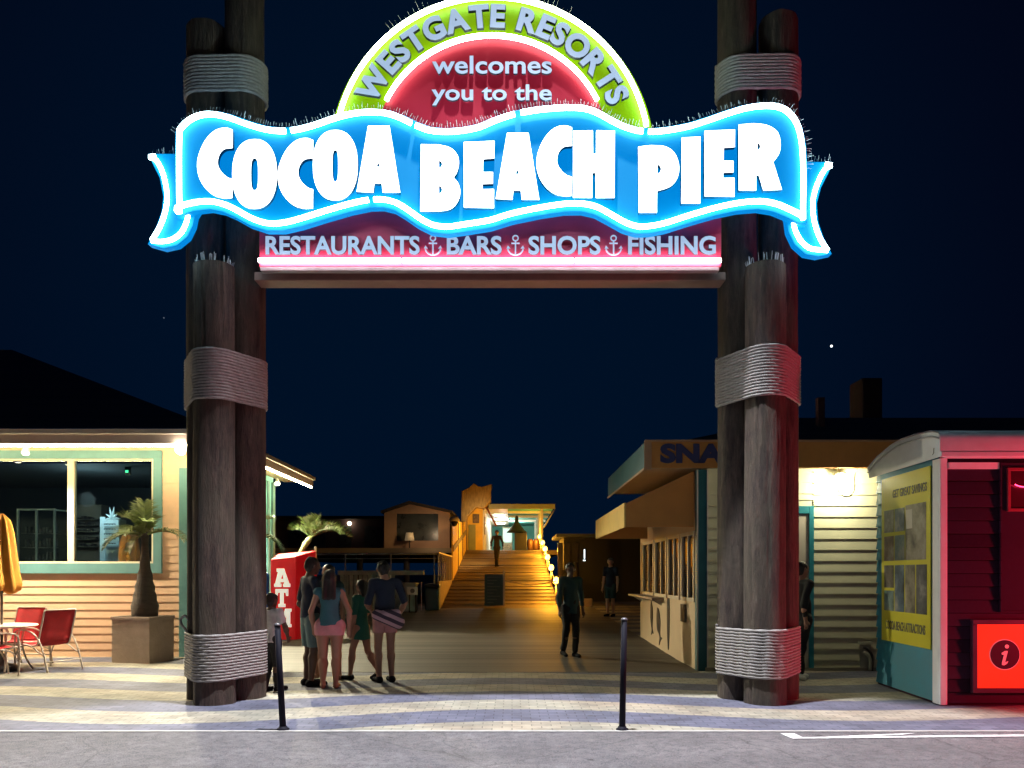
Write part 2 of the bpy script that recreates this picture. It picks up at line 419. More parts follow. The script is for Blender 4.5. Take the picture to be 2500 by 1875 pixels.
def pile(x, y, r, ztop, label, spikes=False, seed=0):
    rnd = random.Random(seed)
    root = thing('timber_pile', label, 'pile', (x, y, 0), group='timber piles of the entrance gate')
    m = MB(); seg = 90; rings = int(ztop/0.10)
    ph = [rnd.uniform(0, 6.28) for _ in range(8)]
    cracks = [(rnd.uniform(0, 6.28), rnd.uniform(0, ztop), rnd.uniform(.5, 1.8), rnd.uniform(.010, .024)) for _ in range(13)]
    knots = [(rnd.uniform(0, 6.28), rnd.uniform(0.3, ztop)) for _ in range(10)]
    vs = []; fs = []
    for i in range(rings+1):
        z = ztop*i/rings - (0.02 if i == 0 else 0)
        for k in range(seg):
            a = 2*math.pi*k/seg
            rr = r*(1.03-0.035*z/ztop) + 0.006*math.sin(3*a+ph[0]+0.4*z)+0.004*math.sin(7*a+ph[1]-0.3*z)+0.003*math.sin(1.3*z+ph[2]+a)+rnd.uniform(-.0015, .0015)
            for ka, kz in knots:
                da = (a-ka+math.pi) % (2*math.pi)-math.pi
                rr += 0.010*math.exp(-(da*da)/0.02-((z-kz)**2)/0.006)
            for ca, cz, cl, cd in cracks:
                da = (a-ca-0.03*math.sin(5*z+ca)+math.pi) % (2*math.pi)-math.pi; dz = abs(z-cz)/cl
                if dz < 1 and abs(da) < .25: rr -= cd*(1-dz)*math.exp(-(da*da)/0.0016)
            vs.append((x+rr*math.cos(a), y+rr*math.sin(a), z))
    for i in range(rings):
        for k in range(seg):
            l = (k+1) % seg
            fs.append((i*seg+k, i*seg+l, (i+1)*seg+l, (i+1)*seg+k))
    m.add(vs, fs, True)
    top = [Vector(q) for q in vs[-seg:]]
    m.add(top+[Vector((x, y, ztop+0.02))], [(k, (k+1) % seg, seg) for k in range(seg)])
    m.build('shaft', PILE, root)
    if spikes:
        s = MB()
        for k in range(46):
            a = rnd.uniform(0, 6.28); q = Vector((x+(r-0.03)*math.cos(a), y+(r-0.03)*math.sin(a), ztop))
            tip = q+Vector((math.cos(a)*rnd.uniform(-.01, .03), math.sin(a)*rnd.uniform(-.01, .03), rnd.uniform(.07, .11)))
            s.tube([q, tip], 0.0028, 4, smooth=False)
        s.build('bird_spike', spike_m, root)
    return root
YT, YF = 9.75, 9.33
pile(-3.82, YT, 0.235, 8.35, 'tall outer timber pile left of the gateway, its dark top showing above the rope', seed=1)
pile(-3.34, YT, 0.235, 9.6, 'tall inner timber pile left of the gateway, beside the child', seed=2)
pile(-3.565, YF, 0.235, 5.22, 'short spiked timber pile in front of the left pair', True, 3)
pile(2.82, YT, 0.235, 9.6, 'tall inner timber pile right of the gateway, nearest the snack bar wall', seed=4)
pile(3.335, YT, 0.235, 8.45, 'tall outer timber pile right of the gateway, topped just above the rope', seed=5)
pile(3.035, YF, 0.235, 5.22, 'short spiked timber pile in front of the right pair, lit red low down', True, 6)

rope_m = mat('white_rope', (0.31, 0.295, 0.285, 1), 0.85, 0.25, 30, 0.3, 160)
def hull(circs, n=48):
    pts = [(cx+r*math.cos(2*math.pi*k/n), cy+r*math.sin(2*math.pi*k/n)) for cx, cy, r in circs for k in range(n)]
    pts = sorted(set(pts))
    def half(ps):
        h = []
        for p in ps:
            while len(h) > 1 and (h[-1][0]-h[-2][0])*(p[1]-h[-2][1])-(h[-1][1]-h[-2][1])*(p[0]-h[-2][0]) <= 1e-9: h.pop()
            h.append(p)
        return h
    lo, hi = half(pts), half(pts[::-1])
    return lo[:-1]+hi[:-1]
def rope_wrap(circs, z0, z1, turns, label, knot=None, seed=0):
    rnd = random.Random(seed)
    rr = (z1-z0)/turns/2*0.98
    h = hull([(x, y, r+rr*0.85) for x, y, r in circs])
    per = [0.0]
    for i in range(len(h)): a, b = h[i], h[(i+1) % len(h)]; per.append(per[-1]+math.hypot(b[0]-a[0], b[1]-a[1]))
    Lr = per[-1]; step = rr*0.62; path = []; n = int(Lr*turns/step); j = 0
    wob = [rnd.uniform(0, 6.28) for _ in range(turns+2)]
    for i in range(n+1):
        s = (i*step) % Lr; k = (i*step)/Lr
        lo = 0; hi = len(h)
        while hi-lo > 1:
            mid = (lo+hi)//2
            if per[mid] <= s: lo = mid
            else: hi = mid
        a, b = h[lo % len(h)], h[(lo+1) % len(h)]; f = (s-per[lo])/max(per[lo+1]-per[lo], 1e-9)
        z = z0+rr+(z1-z0-2*rr)*k/turns + 0.0012*math.sin(s*4+wob[int(k)])
        path.append((a[0]+(b[0]-a[0])*f, a[1]+(b[1]-a[1])*f, z))
    m = MB().tube(path, rr*0.93, 9, lobes=(3, 0.13, 2*math.pi/(rr*9.0)))
    if knot:
        c = Vector(knot); m.tube(smooth_path([c+Vector(q) for q in ((0, 0, -.03), (-.06, -.02, .05), (-.09, 0, .12), (-.03, -.01, .17), (.02, 0, .10))], 6), rr*0.9, 8)
    o = m.build('rope_wrap', rope_m)
    return tag(o, label, 'rope binding', 'rope bindings round the piles')
LT = [(-3.82, YT, .235), (-3.34, YT, .235)]; L3 = LT+[(-3.565, YF, .237)]
RT = [(2.82, YT, .235), (3.335, YT, .235)]; R3 = RT+[(3.035, YF, .237)]
rope_wrap(LT, 7.42, 7.92, 11, 'white rope bound round the two tall left piles above the sign', seed=1)
rope_wrap(L3, 3.58, 4.22, 17, 'white rope bound round the left piles at mid height, below the sign', seed=2)
rope_wrap(L3, 0.27, 0.86, 16, 'white rope bound round the foot of the left piles, beside the child', (-3.99, 9.58, 0.86), 3)
rope_wrap(RT, 7.45, 7.93, 11, 'white rope bound round the two tall right piles above the sign', seed=4)
rope_wrap(R3, 3.62, 4.26, 17, 'white rope bound round the right piles at mid height, below the sign', seed=5)
rope_wrap(R3, 0.30, 0.92, 16, 'rope bound round the foot of the right piles, half of it lit red', seed=6)

# --- wavy banner
c1 = lambda x, y: (350+x/2.4578, y/2.4578)
c2 = lambda x, y: (1200+x/2.4578, y/2.4578)
def w2(p, D): q = P(p[0], p[1], D); return (q.x, q.z)
DB = 9.0
top = [c1(*q) for q in ((195, 790), (235, 735), (300, 690), (380, 668), (460, 672), (540, 692), (640, 728), (740, 757), (830, 768), (920, 760), (1020, 735), (1120, 700), (1210, 674), (1300, 658), (1390, 655), (1480, 665), (1570, 697), (1650, 737), (1730, 765), (1820, 772), (1920, 764), (2010, 745))] + \
      [c2(*q) for q in ((20, 703), (130, 668), (250, 645), (370, 632), (480, 628), (570, 636), (650, 664), (730, 708), (800, 742), (880, 766), (970, 771), (1070, 760), (1180, 738), (1290, 703), (1400, 665), (1500, 635), (1590, 620), (1680, 618), (1760, 640), (1820, 690), (1862, 765), (1885, 870), (1893, 990))]
right = [c2(*q) for q in ((1895, 1120), (1893, 1250), (1888, 1345))]
bot = [c2(*q) for q in ((1840, 1335), (1770, 1298), (1690, 1265), (1600, 1250), (1480, 1260), (1350, 1287), (1200, 1330), (1050, 1378), (950, 1398), (870, 1400), (790, 1376), (700, 1326), (620, 1283), (540, 1265), (440, 1266), (300, 1287), (130, 1322), (0, 1362))] + \
      [c1(*q) for q in ((1950, 1385), (1830, 1402), (1730, 1390), (1650, 1350), (1570, 1294), (1510, 1258), (1440, 1240), (1360, 1242), (1250, 1265), (1100, 1308), (950, 1355), (840, 1380), (740, 1380), (640, 1347), (550, 1297), (480, 1266), (400, 1250), (300, 1262), (220, 1290), (197, 1290))]
left = [c1(*q) for q in ((193, 1200), (192, 1050), (192, 920))]
bot = [(x, y+1.0) for x, y in bot]
banner2d = [w2(p, DB) for p in top+right+bot+left]
blue_face = mat('blue_sign_face', (0.0003, 0.085, 0.13, 1), 0.6, 0.08, 3, 0.04, 8, spec=0.08)
_b = blue_face.node_tree.nodes['Principled BSDF']; _b.inputs['Emission Color'].default_value = (0.0, 0.27, 0.82, 1); _b.inputs['Emission Strength'].default_value = 0.85; _b.inputs['Specular IOR Level'].default_value = 0.08  # even self-glow added to the painted face, on top of its neon
blue_side = mat('blue_sign_return', (0.004, 0.06, 0.13, 1), 0.4, 0.15, 5)
neon_cyan = glow('neon_cyan_white', (0.60, 0.93, 1.0), 22.0)
lit_white = glow('letter_lit_white', (0.90, 0.98, 1.0), 4.0)
def panel(loops, D, depth, name, m, parent, bev=0.006):
    me = shape_mesh(loops, depth, bev); me.transform(Matrix.Translation((0, D+depth/2+bev, 0)) @ UP)
    return link_mesh(me, name, m, parent)
def neon(pts2, D, r, name, m, parent, closed=False, gaps=()):
    path = [Vector((x, D, z)) for x, z in pts2]
    if closed: path = path+[path[0]]
    return MB().tube(path, r, 8).build(name, m, parent)
bn = thing('banner_sign', 'wavy blue neon banner with big white letters across the gate top', 'sign', P(1250, 480, DB))
panel([banner2d], DB, 0.09, 'panel', blue_face, bn)
ins = offset_loop(banner2d, 0.064)
def resample(ps): return [(p.x, p.y) for p in smooth_path([(a, b, 0) for a, b in ps], 3)]
ring = resample(ins+[ins[0]])
cuts = []
for g in (c1(862, 790), c1(1600, 745), c2(145, 700), c2(905, 785), c1(1400, 1225), c2(1835, 1330)):
    gx, gy = w2(g, DB); cuts.append(min(range(len(ring)), key=lambda k: (ring[k][0]-gx)**2+(ring[k][1]-gy)**2))
cuts.sort()
for a, b in zip(cuts, cuts[1:]+[cuts[0]+len(ring)]):
    seg_p = [ring[k % len(ring)] for k in range(a+1, b+1)]
    seg_p = [q for k, q in enumerate(seg_p) if k == 0 or (q[0]-seg_p[k-1][0])**2+(q[1]-seg_p[k-1][1])**2 > 1e-6]
    neon(seg_p, DB-0.05, 0.030, 'neon_tube', neon_cyan, bn)
# ribbon tails, behind the banner
tailL = [c1(*q) for q in ((200, 925), (35, 925), (60, 985), (100, 1065), (122, 1180), (112, 1270), (80, 1360), (30, 1462), (120, 1488), (200, 1470), (262, 1420), (296, 1350), (308, 1290), (330, 1255), (260, 1240), (210, 1200))]
tailR = [c2(*q) for q in ((1880, 972), (2042, 975), (2018, 1040), (1975, 1125), (1950, 1220), (1958, 1330), (1990, 1425), (2038, 1520), (1960, 1537), (1885, 1523), (1820, 1465), (1782, 1385), (1772, 1310), (1760, 1280), (1830, 1300), (1880, 1250))]
DT = DB+0.10
for tl, a, b in ((tailL, 0, 13), (tailR, 0, 13)):
    lp = [w2(p, DT) for p in tl]
    panel([lp], DT, 0.10, 'ribbon_tail', blue_face, bn)
    ip = offset_loop(lp, 0.058)
    neon(resample(ip[0:8])[2:], DT-0.04, 0.026, 'neon_tube', neon_cyan, bn)
    neon(resample(ip[7:13]), DT-0.04, 0.026, 'neon_tube', neon_cyan, bn)
# letters
def edge_dark(o, m):
    o.data.materials.append(m)
    for pl in o.data.polygons:
        if abs(pl.normal.y) < 0.6: pl.material_index = 1
    return o
def ell(cx, cy, rx, ry, n=40, p=2.3):
    o = []
    for k in range(n):
        a = 2*math.pi*k/n; c, s = math.cos(a), math.sin(a)
        o.append((cx+rx*math.copysign(abs(c)**(2/p), c), cy+ry*math.copysign(abs(s)**(2/p), s)))
    return o
def crom(pts, n=5): return [(p.x, p.y) for p in smooth_path([(a, b, 0) for a, b in pts], n)]
def sh(pts, dx, dy): return [(a+dx, b+dy) for a, b in pts]
Cc = crom([(535, 780), (490, 768), (430, 785), (375, 840), (337, 920), (325, 990), (337, 1065), (375, 1130), (430, 1175), (490, 1190), (533, 1187)])+crom([(535, 1076), (505, 1066), (467, 1032), (446, 985), (455, 930), (487, 895), (535, 888)])
Ee = [(1925, 855), (2105, 848), (2104, 950), (2038, 955), (2036, 1035), (2096, 1035), (2096, 1102), (2034, 1104), (2034, 1138), (2102, 1137), (2102, 1248), (1925, 1245)]
Aa = [(1350, 757), (1475, 757), (1540, 1155), (1438, 1155), (1432, 1100), (1385, 1100), (1379, 1155), (1282, 1150)]
At = [(1410, 968), (1396, 1004), (1424, 1004)]
LET = [('C', c1, [Cc]), ('O', c1, [ell(668, 1045, 133, 208), ell(668, 1047, 23, 97, 24, 3)]), ('C', c1, [sh(Cc, 483, 62)]),
       ('O', c1, [ell(1152, 992, 133, 210), ell(1152, 996, 19, 96, 24, 3)]), ('A', c1, [Aa, At]),
       ('B', c1, [[(1668, 868)]+crom([(1770, 870), (1840, 888), (1882, 930), (1892, 985), (1878, 1040), (1862, 1066), (1886, 1098), (1900, 1150), (1886, 1210), (1842, 1255), (1775, 1268)])+[(1663, 1268)], [(1772, 960), (1790, 972), (1796, 986), (1790, 1002), (1772, 1014)], [(1772, 1110), (1790, 1124), (1796, 1140), (1790, 1156), (1772, 1168)]]),
       ('E', c1, [Ee]), ('A', c2, [sh(Aa, -1255, 43), sh(At, -1255, 43)]), ('C', c2, [sh(Cc, -54, -13)]),
       ('H', c2, [[(492, 787), (606, 785), (607, 925), (629, 925), (630, 785), (738, 787), (736, 1187), (627, 1187), (625, 1037), (603, 1037), (602, 1187), (490, 1185)]]),
       ('P', c2, [[(882, 882)]+crom([(960, 874), (1045, 882), (1100, 925), (1124, 1000), (1112, 1070), (1070, 1120), (992, 1146)])+[(990, 1276), (885, 1276)], [(994, 982), (1012, 996), (1020, 1015), (1012, 1036), (994, 1050)]]),
       ('I', c2, [[(1143, 828), (1252, 822), (1250, 1220), (1140, 1220)]]), ('E', c2, [sh(Ee, -646, -68)]),
       ('R', c2, [[(1484, 750)]+crom([(1570, 742), (1650, 752), (1712, 790), (1732, 855), (1724, 920), (1688, 972)])+[(1740, 1138), (1632, 1143), (1604, 1052), (1586, 1052), (1586, 1143), (1485, 1142)], [(1594, 852), (1610, 866), (1614, 880), (1610, 894), (1594, 908)]])]
for ch, cf, loops in LET:
    lo_ = panel([[w2(cf(*q), DB-0.05) for q in lp] for lp in loops], DB-0.055, 0.05, 'letter', lit_white, bn, 0.004)
    edge_dark(lo_, blue_side)
# bird spikes along the top edges
def spikes_along(pts2, D, name, parent, step=0.034, ln=0.09, seed=0, depth=0.2):
    rnd = random.Random(seed); m = MB(); acc = 0.0
    for i in range(len(pts2)-1):
        a, b = Vector((pts2[i][0], 0, pts2[i][1])), Vector((pts2[i+1][0], 0, pts2[i+1][1]))
        d = b-a; L = d.length; n = Vector((-d.z, 0, d.x)).normalized()
        if n.z < 0: n = -n
        while acc < L:
            q = a+d*(acc/L)+Vector((0, D+rnd.uniform(0.02, depth), -0.004))
            tip = q+n*ln*rnd.uniform(0.85, 1.1)+Vector((rnd.uniform(-.006, .006), rnd.uniform(-.04, .04), 0))
            m.tube([q, tip], 0.0019, 4, smooth=False); acc += step*rnd.uniform(0.8, 1.2)
        acc -= L
    return m.build(name, spike_m, parent)
spikes_along([w2(p, DB) for p in top[:45]], DB, 'bird_spike', bn, depth=0.07)
for tl in (tailL, tailR):
    lp = [w2(p, DT) for p in tl[:2]]
    spikes_along(lp if lp[0][0] < lp[1][0] else lp[::-1], DT, 'bird_spike', bn, 0.03, 0.10, 5, 0.08)

# --- arched sign behind the banner
DA = 9.14
ar = thing('arch_sign', 'half round green and red neon sign rising above the banner', 'sign', P(1201, 300, DA))
def arc(cx, cy, r, a0, a1, n, D): return [w2((cx+r*math.cos(R(a)), cy-r*math.sin(R(a))), D) for a in np.linspace(a0, a1, n)]
A0 = (1201, 382)
green = mat('lime_sign_face', (0.060, 0.16, 0.002, 1), 0.4, 0.08, 3)
redf = mat('red_sign_face', (0.20, 0.008, 0.020, 1), 0.4, 0.15, 2.5, 0.03, 8)
panel([arc(*A0, 397, -2, 182, 60, DA)], DA+0.02, 0.22, 'lime_band', green, ar)
panel([arc(*A0, 291, 5, 175, 50, DA-0.005)], DA-0.006, 0.02, 'red_panel', redf, ar, 0.002)
for _m, _c, _s in ((green, (0.42, 0.74, 0.0), 0.40), (redf, (0.75, 0.03, 0.08), 0.20)):
    _m.node_tree.nodes['Principled BSDF'].inputs['Specular IOR Level'].default_value = 0.1
    _p = _m.node_tree.nodes['Principled BSDF']; _p.inputs['Emission Color'].default_value = _c+(1,); _p.inputs['Emission Strength'].default_value = _s  # faint glow added to brighten the painted lime and red faces
neon_w = glow('neon_warm_white', (1.0, 0.97, 0.80), 18.0)
neon_y = glow('neon_pale_green', (0.90, 1.0, 0.72), 20.0)
for a0, a1 in ((176, 108), (107.5, 71), (70.5, 10.5)):
    neon(arc(*A0, 382, a0, a1, 40, DA), DA-0.05, 0.028, 'neon_tube', neon_y, ar)
neon(arc(*A0, 287, 153, 92, 40, DA), DA-0.06, 0.028, 'neon_tube', neon_w, ar); neon(arc(*A0, 287, 91.5, 27, 40, DA), DA-0.06, 0.028, 'neon_tube', neon_w, ar)
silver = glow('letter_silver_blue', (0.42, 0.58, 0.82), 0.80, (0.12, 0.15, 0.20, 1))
dark_edge = mat('letter_dark_edge', (0.02, 0.03, 0.04, 1), 0.5)
def arc_text(s, cx, cy, rbase, hpx, a0, a1, D, parent):
    mes = []
    for ch in s:
        if ch == ' ': mes.append((None, 0.36)); continue
        me = text_mesh(ch, 1.0, 0.045); lo, hi = bounds(me); mes.append((me, hi[0]-lo[0]))
    cap = 0.74; gap = 0.045
    tot = sum(wd for _, wd in mes)+gap*(len(mes)-1); acc = 0.0
    k = FP/D; sz = hpx/cap/k
    for ch, (me, wd) in zip(s, mes):
        mid = (acc+wd/2)/tot; acc += wd+gap
        if me is None: continue
        ang = a0+(a1-a0)*mid; lo, hi = bounds(me)
        sxw = sz*(R(a0-a1)*(rbase+hpx/2)/k)/(tot*sz)
        for e, (mt, nm, dd, th) in enumerate(((silver, 'letter', 0.0, 0.03),)):
            px, py = cx+rbase*math.cos(R(ang)), cy-rbase*math.sin(R(ang)); q = P(px, py, D)
            me.transform(Matrix.Translation((q.x, D-0.035, q.z)) @ Matrix.Rotation(R(90-ang), 4, 'Y') @ UP @ Matrix.Diagonal((sxw, sz, 0.03, 1)) @ Matrix.Translation((-(lo[0]+hi[0])/2, 0, 0)))
            o = link_mesh(me, 'letter', mt, parent)
            o.data.materials.append(dark_edge)
            mo = text_mesh(ch, 1.0, 0.068); l2, h2 = bounds(mo)
            mo.transform(Matrix.Translation((q.x, D-0.022, q.z)) @ Matrix.Rotation(R(90-ang), 4, 'Y') @ UP @ Matrix.Diagonal((sxw, sz, 0.008, 1)) @ Matrix.Translation((-(l2[0]+h2[0])/2, 0, 0)))
            link_mesh(mo, 'letter_outline', dark_edge, parent)
            for pl in o.data.polygons:
                if abs(pl.normal.y) < 0.7: pl.material_index = 1
arc_text('WESTGATE RESORTS', *A0, 311, 55, 156.5, 22.5, DA, ar)
for s, a, b, c, d in (('welcomes', 1055, 1347, 138, 182), ('you to the', 1054, 1347, 208, 259)):
    edge_dark(link_mesh(fit_text(s, a, b, c, d, DA-0.03, 0.03, 0.018), 'lettering', silver, ar), dark_edge)
spikes_along(arc(*A0, 398, 128, 112, 14, DA), DA, 'bird_spike', ar, 0.06, 0.12, 8, 0.12)
spikes_along(arc(*A0, 398, 84, 62, 14, DA), DA, 'bird_spike', ar, 0.06, 0.12, 9, 0.12)

# --- lower board
DL = 9.20
lb = thing('lower_sign', 'long red board under the banner with white lettering and anchors', 'sign', P(1195, 640, DL))
a, b = P(633, 651, DL), P(1761, 470, DL)
MB().box(a.x, b.x, DL, DL+0.10, a.z, b.z).build('panel', mat('lower_board_red', (0.60, 0.045, 0.105, 1), 0.45, 0.12, 2.5), lb, 0.006)
for s, x0, x1 in (('RESTAURANTS', 649, 1025), ('BARS', 1091, 1225), ('SHOPS', 1290, 1466), ('FISHING', 1533, 1747)):
    edge_dark(link_mesh(fit_text(s, x0, x1, 577, 623, DL-0.02, 0.03, 0.03), 'lettering', silver, lb), dark_edge)
def anchor(X, D):
    m = MB(); q = lambda x, y: P(X+x, y, D-0.02)
    m.tube([q(6.5*math.cos(t), 581.5+6.5*math.sin(t)) for t in np.linspace(0, 6.28, 15)[:-1]], 0.008, 6, closed=True)
    m.tube([q(0, 588), q(0, 622)], 0.0095, 6); m.tube([q(-10, 594), q(10, 594)], 0.0085, 6)
    arm = [q(19*math.sin(t), 605+17.5*math.cos(t)) for t in np.linspace(-1.35, 1.35, 15)]
    m.tube(arm, 0.009, 6)
    for sx in (-1, 1):
        m.add([q(sx*18.5, 599), q(sx*22, 607), q(sx*12, 607)], [(0, 1, 2)])
    m.build('anchor', silver, lb)
for X in (1057, 1258.5, 1498): anchor(X, DL)
neon_pink = glow('neon_pink_white', (1.0, 0.72, 0.78), 26.0)
for x0, x1 in ((634, 980), (984, 1400), (1404, 1758)):
    neon([w2((x0, 639), DL), w2((x1, 639), DL)], DL-0.04, 0.026, 'neon_tube', neon_pink, lb)
alu = mat('brushed_trim', (0.55, 0.56, 0.58, 1), 0.35, 0.2, 8, metal=0.6)
a, b = P(636, 661, DL), P(1755, 652.5, DL)
MB().box(a.x, b.x, DL-0.01, DL+0.08, a.z, b.z).build('metal_trim', alu, lb)
bm_m = mat('painted_beam', (0.24, 0.15, 0.12, 1), 0.6, 0.2, 5, 0.2)
a, b = P(640, 683, 9.34), P(1752, 664, 9.34)
cb = MB().box(-3.10, 2.57, 9.36, 9.62, a.z, b.z+0.01).build('cross_beam', bm_m, None, 0.01)
tag(cb, 'reddish brown cross beam under the lettered red board', 'beam')
# ------------------------------------------------------------------ peach shop on the left
peach = mat('peach_siding', (0.84, 0.56, 0.36, 1), 0.6, 0.10, 3, 0.08, 40)
teal = mat('teal_trim', (0.135, 0.31, 0.315, 1), 0.5, 0.12, 4, 0.05, 40)
cream = mat('cream_trim', (0.78, 0.70, 0.50, 1), 0.5, 0.08, 4)
aqua = mat('aqua_wall', (0.22, 0.60, 0.60, 1), 0.55, 0.1, 3)
shingle = plank_mat('roof_shingles', (0.035, 0.032, 0.04, 1), (0.055, 0.05, 0.06, 1), (0.08, 0.07, 0.085, 1), 0.2)
fasc = mat('fascia_paint', (0.50, 0.40, 0.36, 1), 0.5, 0.12, 3)
dark_in = mat('shop_interior', (0.07, 0.085, 0.095, 1), 0.8, 0.2, 2)
pane_glass = glass('shop_glass', (0.75, 0.85, 0.85, 1), 0.10)
led = glow('led_strip_warm', (1.0, 0.84, 0.46), 85.0)
shop = thing('shop_building', 'peach clapboard shop with teal window trim and a lit eave left of the gate', 'building', (-10, 16, 0))
WX, WY, WB = -5.95, 14.4, 19.4            # corner x, front wall y, rear y
mf = lambda a, o, z: Vector((a, WY-o, z)); ms = lambda a, o, z: Vector((WX+o, a, z))
wx0, wx1, wz0, wz1 = -14.0, (397-1250)/FP*WY, 1.55-(1400-1400)/FP*WY, EYE+(1400-1100)/FP*WY
sd = MB()
for a0, a1, z0, z1 in ((-15, WX, 0.0, wz0), (-15, wx0, wz0, wz1), (wx1, WX, wz0, wz1), (-15, WX, wz1, 3.95)):
    sd.siding(a0, a1, z0, z1, 0.146, mf, 0.0, 0.011)
sd.add([mf(-15, 0, 0), mf(WX, 0, 0), mf(WX, 0, wz0), mf(-15, 0, wz0)], [(0, 1, 2, 3)])
sd.build('wall', peach, shop)
MB().box(WX-0.04, WX, WY+0.01, WB, 0, 3.95).build('side_wall', aqua, shop)
cb = MB().box(WX-0.20, WX+0.012, WY-0.035, WY-0.002, 0, 3.5); cb.box(WX+0.003, WX+0.035, WY-0.035, WY+0.22, 0, 3.74)
cb.build('corner_trim', teal, shop, 0.004)
sc = MB()
for k in range(6): y = WY+0.75+k*0.75; sc.box(WX+0.003, WX+0.03, y, y+0.12, 0, 3.8)
sc.box(WX+0.003, WX+0.05, WB-0.18, WB, 0, 3.8)
sc.build('side_trim', teal, shop)
# window
wn = MB(); tw = 0.155
wn.box(wx0, wx1, WY-0.05, WY, wz1-tw, wz1); wn.box(wx0, wx1, WY-0.05, WY, wz0, wz0+tw+0.03)
wn.box(wx1-tw, wx1, WY-0.05, WY, wz0+tw+0.03, wz1-tw)
wo = wn.build('window', teal, shop, 0.004)
px = lambda X: (X-1250)/FP*WY
pz = lambda Y: EYE-(Y-1400)/FP*WY
fr = MB(); zi0, zi1 = wz0+tw+0.032, wz1-tw-0.002
fr.box(wx0, wx1-tw, WY-0.035, WY+0.06, zi0, pz(1371)); fr.box(wx0, wx1-tw, WY-0.035, WY+0.06, pz(1125), zi1)
for X0, X1 in ((167, 183), (-83, -67), (372, 388)): fr.box(px(X0), px(X1) if X1 < 380 else wx1-tw-0.002, WY-0.035, WY+0.06, pz(1371), pz(1125))
fr.build('frame', cream, wo, 0.004)
for X0, X1 in ((-260, -83), (-67, 167), (183, 372)):
    MB().box(px(X0), px(X1), WY+0.01, WY+0.02, pz(1371), pz(1125)).build('pane', pane_glass, wo)
# interior shell, eave, roof
it = MB()
it.add([(-15, 18.6, 0), (WX-0.1, 18.6, 0), (WX-0.1, 18.6, 3.6), (-15, 18.6, 3.6), (-15, WY+0.1, 3.6), (WX-0.1, WY+0.1, 3.6), (-15, WY+0.1, 0.02), (WX-0.1, WY+0.1, 0.02)],
       [(0, 1, 2, 3), (3, 2, 5, 4), (1, 7, 5, 2), (0, 6, 7, 1)])
it.build('interior_lining', dark_in, shop)
EX, EY = -5.2, 13.55
so = MB(); so.box(-15.5, EX, EY, WY-0.001, 3.92, 3.96); so.box(WX+0.036, EX, WY, 20.2, 3.92, 3.96)
so.build('soffit', mat('soffit_paint', (0.72, 0.62, 0.40, 1), 0.6, 0.08, 4), shop)
fa = MB(); fa.box(-15.5, EX+0.03, EY-0.05, EY, 3.80, 4.03); fa.box(EX, EX+0.03, EY+0.001, 20.23, 3.80, 4.03)
fa.build('fascia', fasc, shop, 0.004)
gt = MB(); gt.box(-15.5, EX+0.06, EY-0.10, EY-0.052, 3.965, 4.05); gt.box(EX+0.032, EX+0.09, EY-0.10, 20.25, 3.965, 4.05)
gt.build('drip_edge', mat('drip_edge_metal', (0.55, 0.50, 0.46, 1), 0.4), shop)
ls = MB(); ls.tube([(-15.4, EY-0.03, 3.775), (EX-0.42, EY-0.03, 3.775)], 0.022, 6)
ls.build('led_strip', led, shop)
ls = MB(); ls.tube([(EX+0.015, EY+0.3, 3.775), (EX+0.015, 20.1, 3.775)], 0.022, 6)
ls.build('led_strip', led, shop)
rf = MB(); ov = 0.06
e = [(-16, EY-0.10, 4.06), (EX+0.09, EY-0.10, 4.06), (EX+0.09, 20.3, 4.06), (-14.2, 22.1, 7.9), (-16, 22.1, 7.9)]
rf.add(e, [(0, 1, 3, 4), (1, 2, 3)])
rf.build('roof', shingle, shop)

def floodlight(p, aim, label, power, colr=(1.0, 0.86, 0.60), spot=None, em=60, bulb_r=0.055, grp='floodlights under the shop eave', soft=0.06):
    p = Vector(p); t = thing('floodlight', label, 'floodlight', p, group=grp)
    d = (Vector(aim)-p).normalized(); q = d.to_track_quat('Z', 'Y').to_matrix().to_4x4()
    M = Matrix.Translation(p) @ q
    h = MB(); h.lathe([(0.03, -0.13), (0.045, -0.12), (0.06, -0.03), (0.072, 0.0), (0.068, 0.0), (0.05, -0.03)], seg=16, cap=False)
    h.v = [tuple(M @ Vector(v)) for v in h.v]; h.build('housing', mat('lamp_white_metal', (0.6, 0.58, 0.52, 1), 0.4), t)
    b = MB().sphere((0, 0, 0), bulb_r, 12, (1, 1, 0.55)); b.v = [tuple(M @ Vector(v)) for v in b.v]; b.build('bulb', glow('bulb_%d' % em, colr, em), t)
    k = MB().tube([p-d*0.10, p-d*0.12+Vector((0, 0, 0.03)), Vector((p.x, p.y, p.z+0.12))], 0.014, 6); k.build('bracket', mat('lamp_white_metal', (0.6, 0.58, 0.52, 1), 0.4), t)
    lamp('floodlight_beam', 'SPOT' if spot else 'POINT', p+d*0.09, power, colr, soft, p+d*5, spot, 0.5)
    return t
fl = P(440, 1097, 13.5)
floodlight(fl, fl+Vector((-0.9, -3.0, -1.7)), 'glaring floodlight at the shop eave corner against the left piles', 1700, (1.0, 0.90, 0.68), 118, 120, 0.10)
fl = P(62, 1107, 13.75)
floodlight(fl, fl+Vector((0.0, -0.25, -1.0)), 'small white floodlight under the front eave above the shop window', 620, (1.0, 0.85, 0.6), 150, 14)
fl = P(677, 1181, 18.6)
floodlight(fl, fl+Vector((0.6, -1.3, -1.8)), 'small floodlight under the side eave above the cash machine', 2300, (1.0, 0.90, 0.62), 124, 40, 0.05)
# wall-washing light of the led strips is their own emission

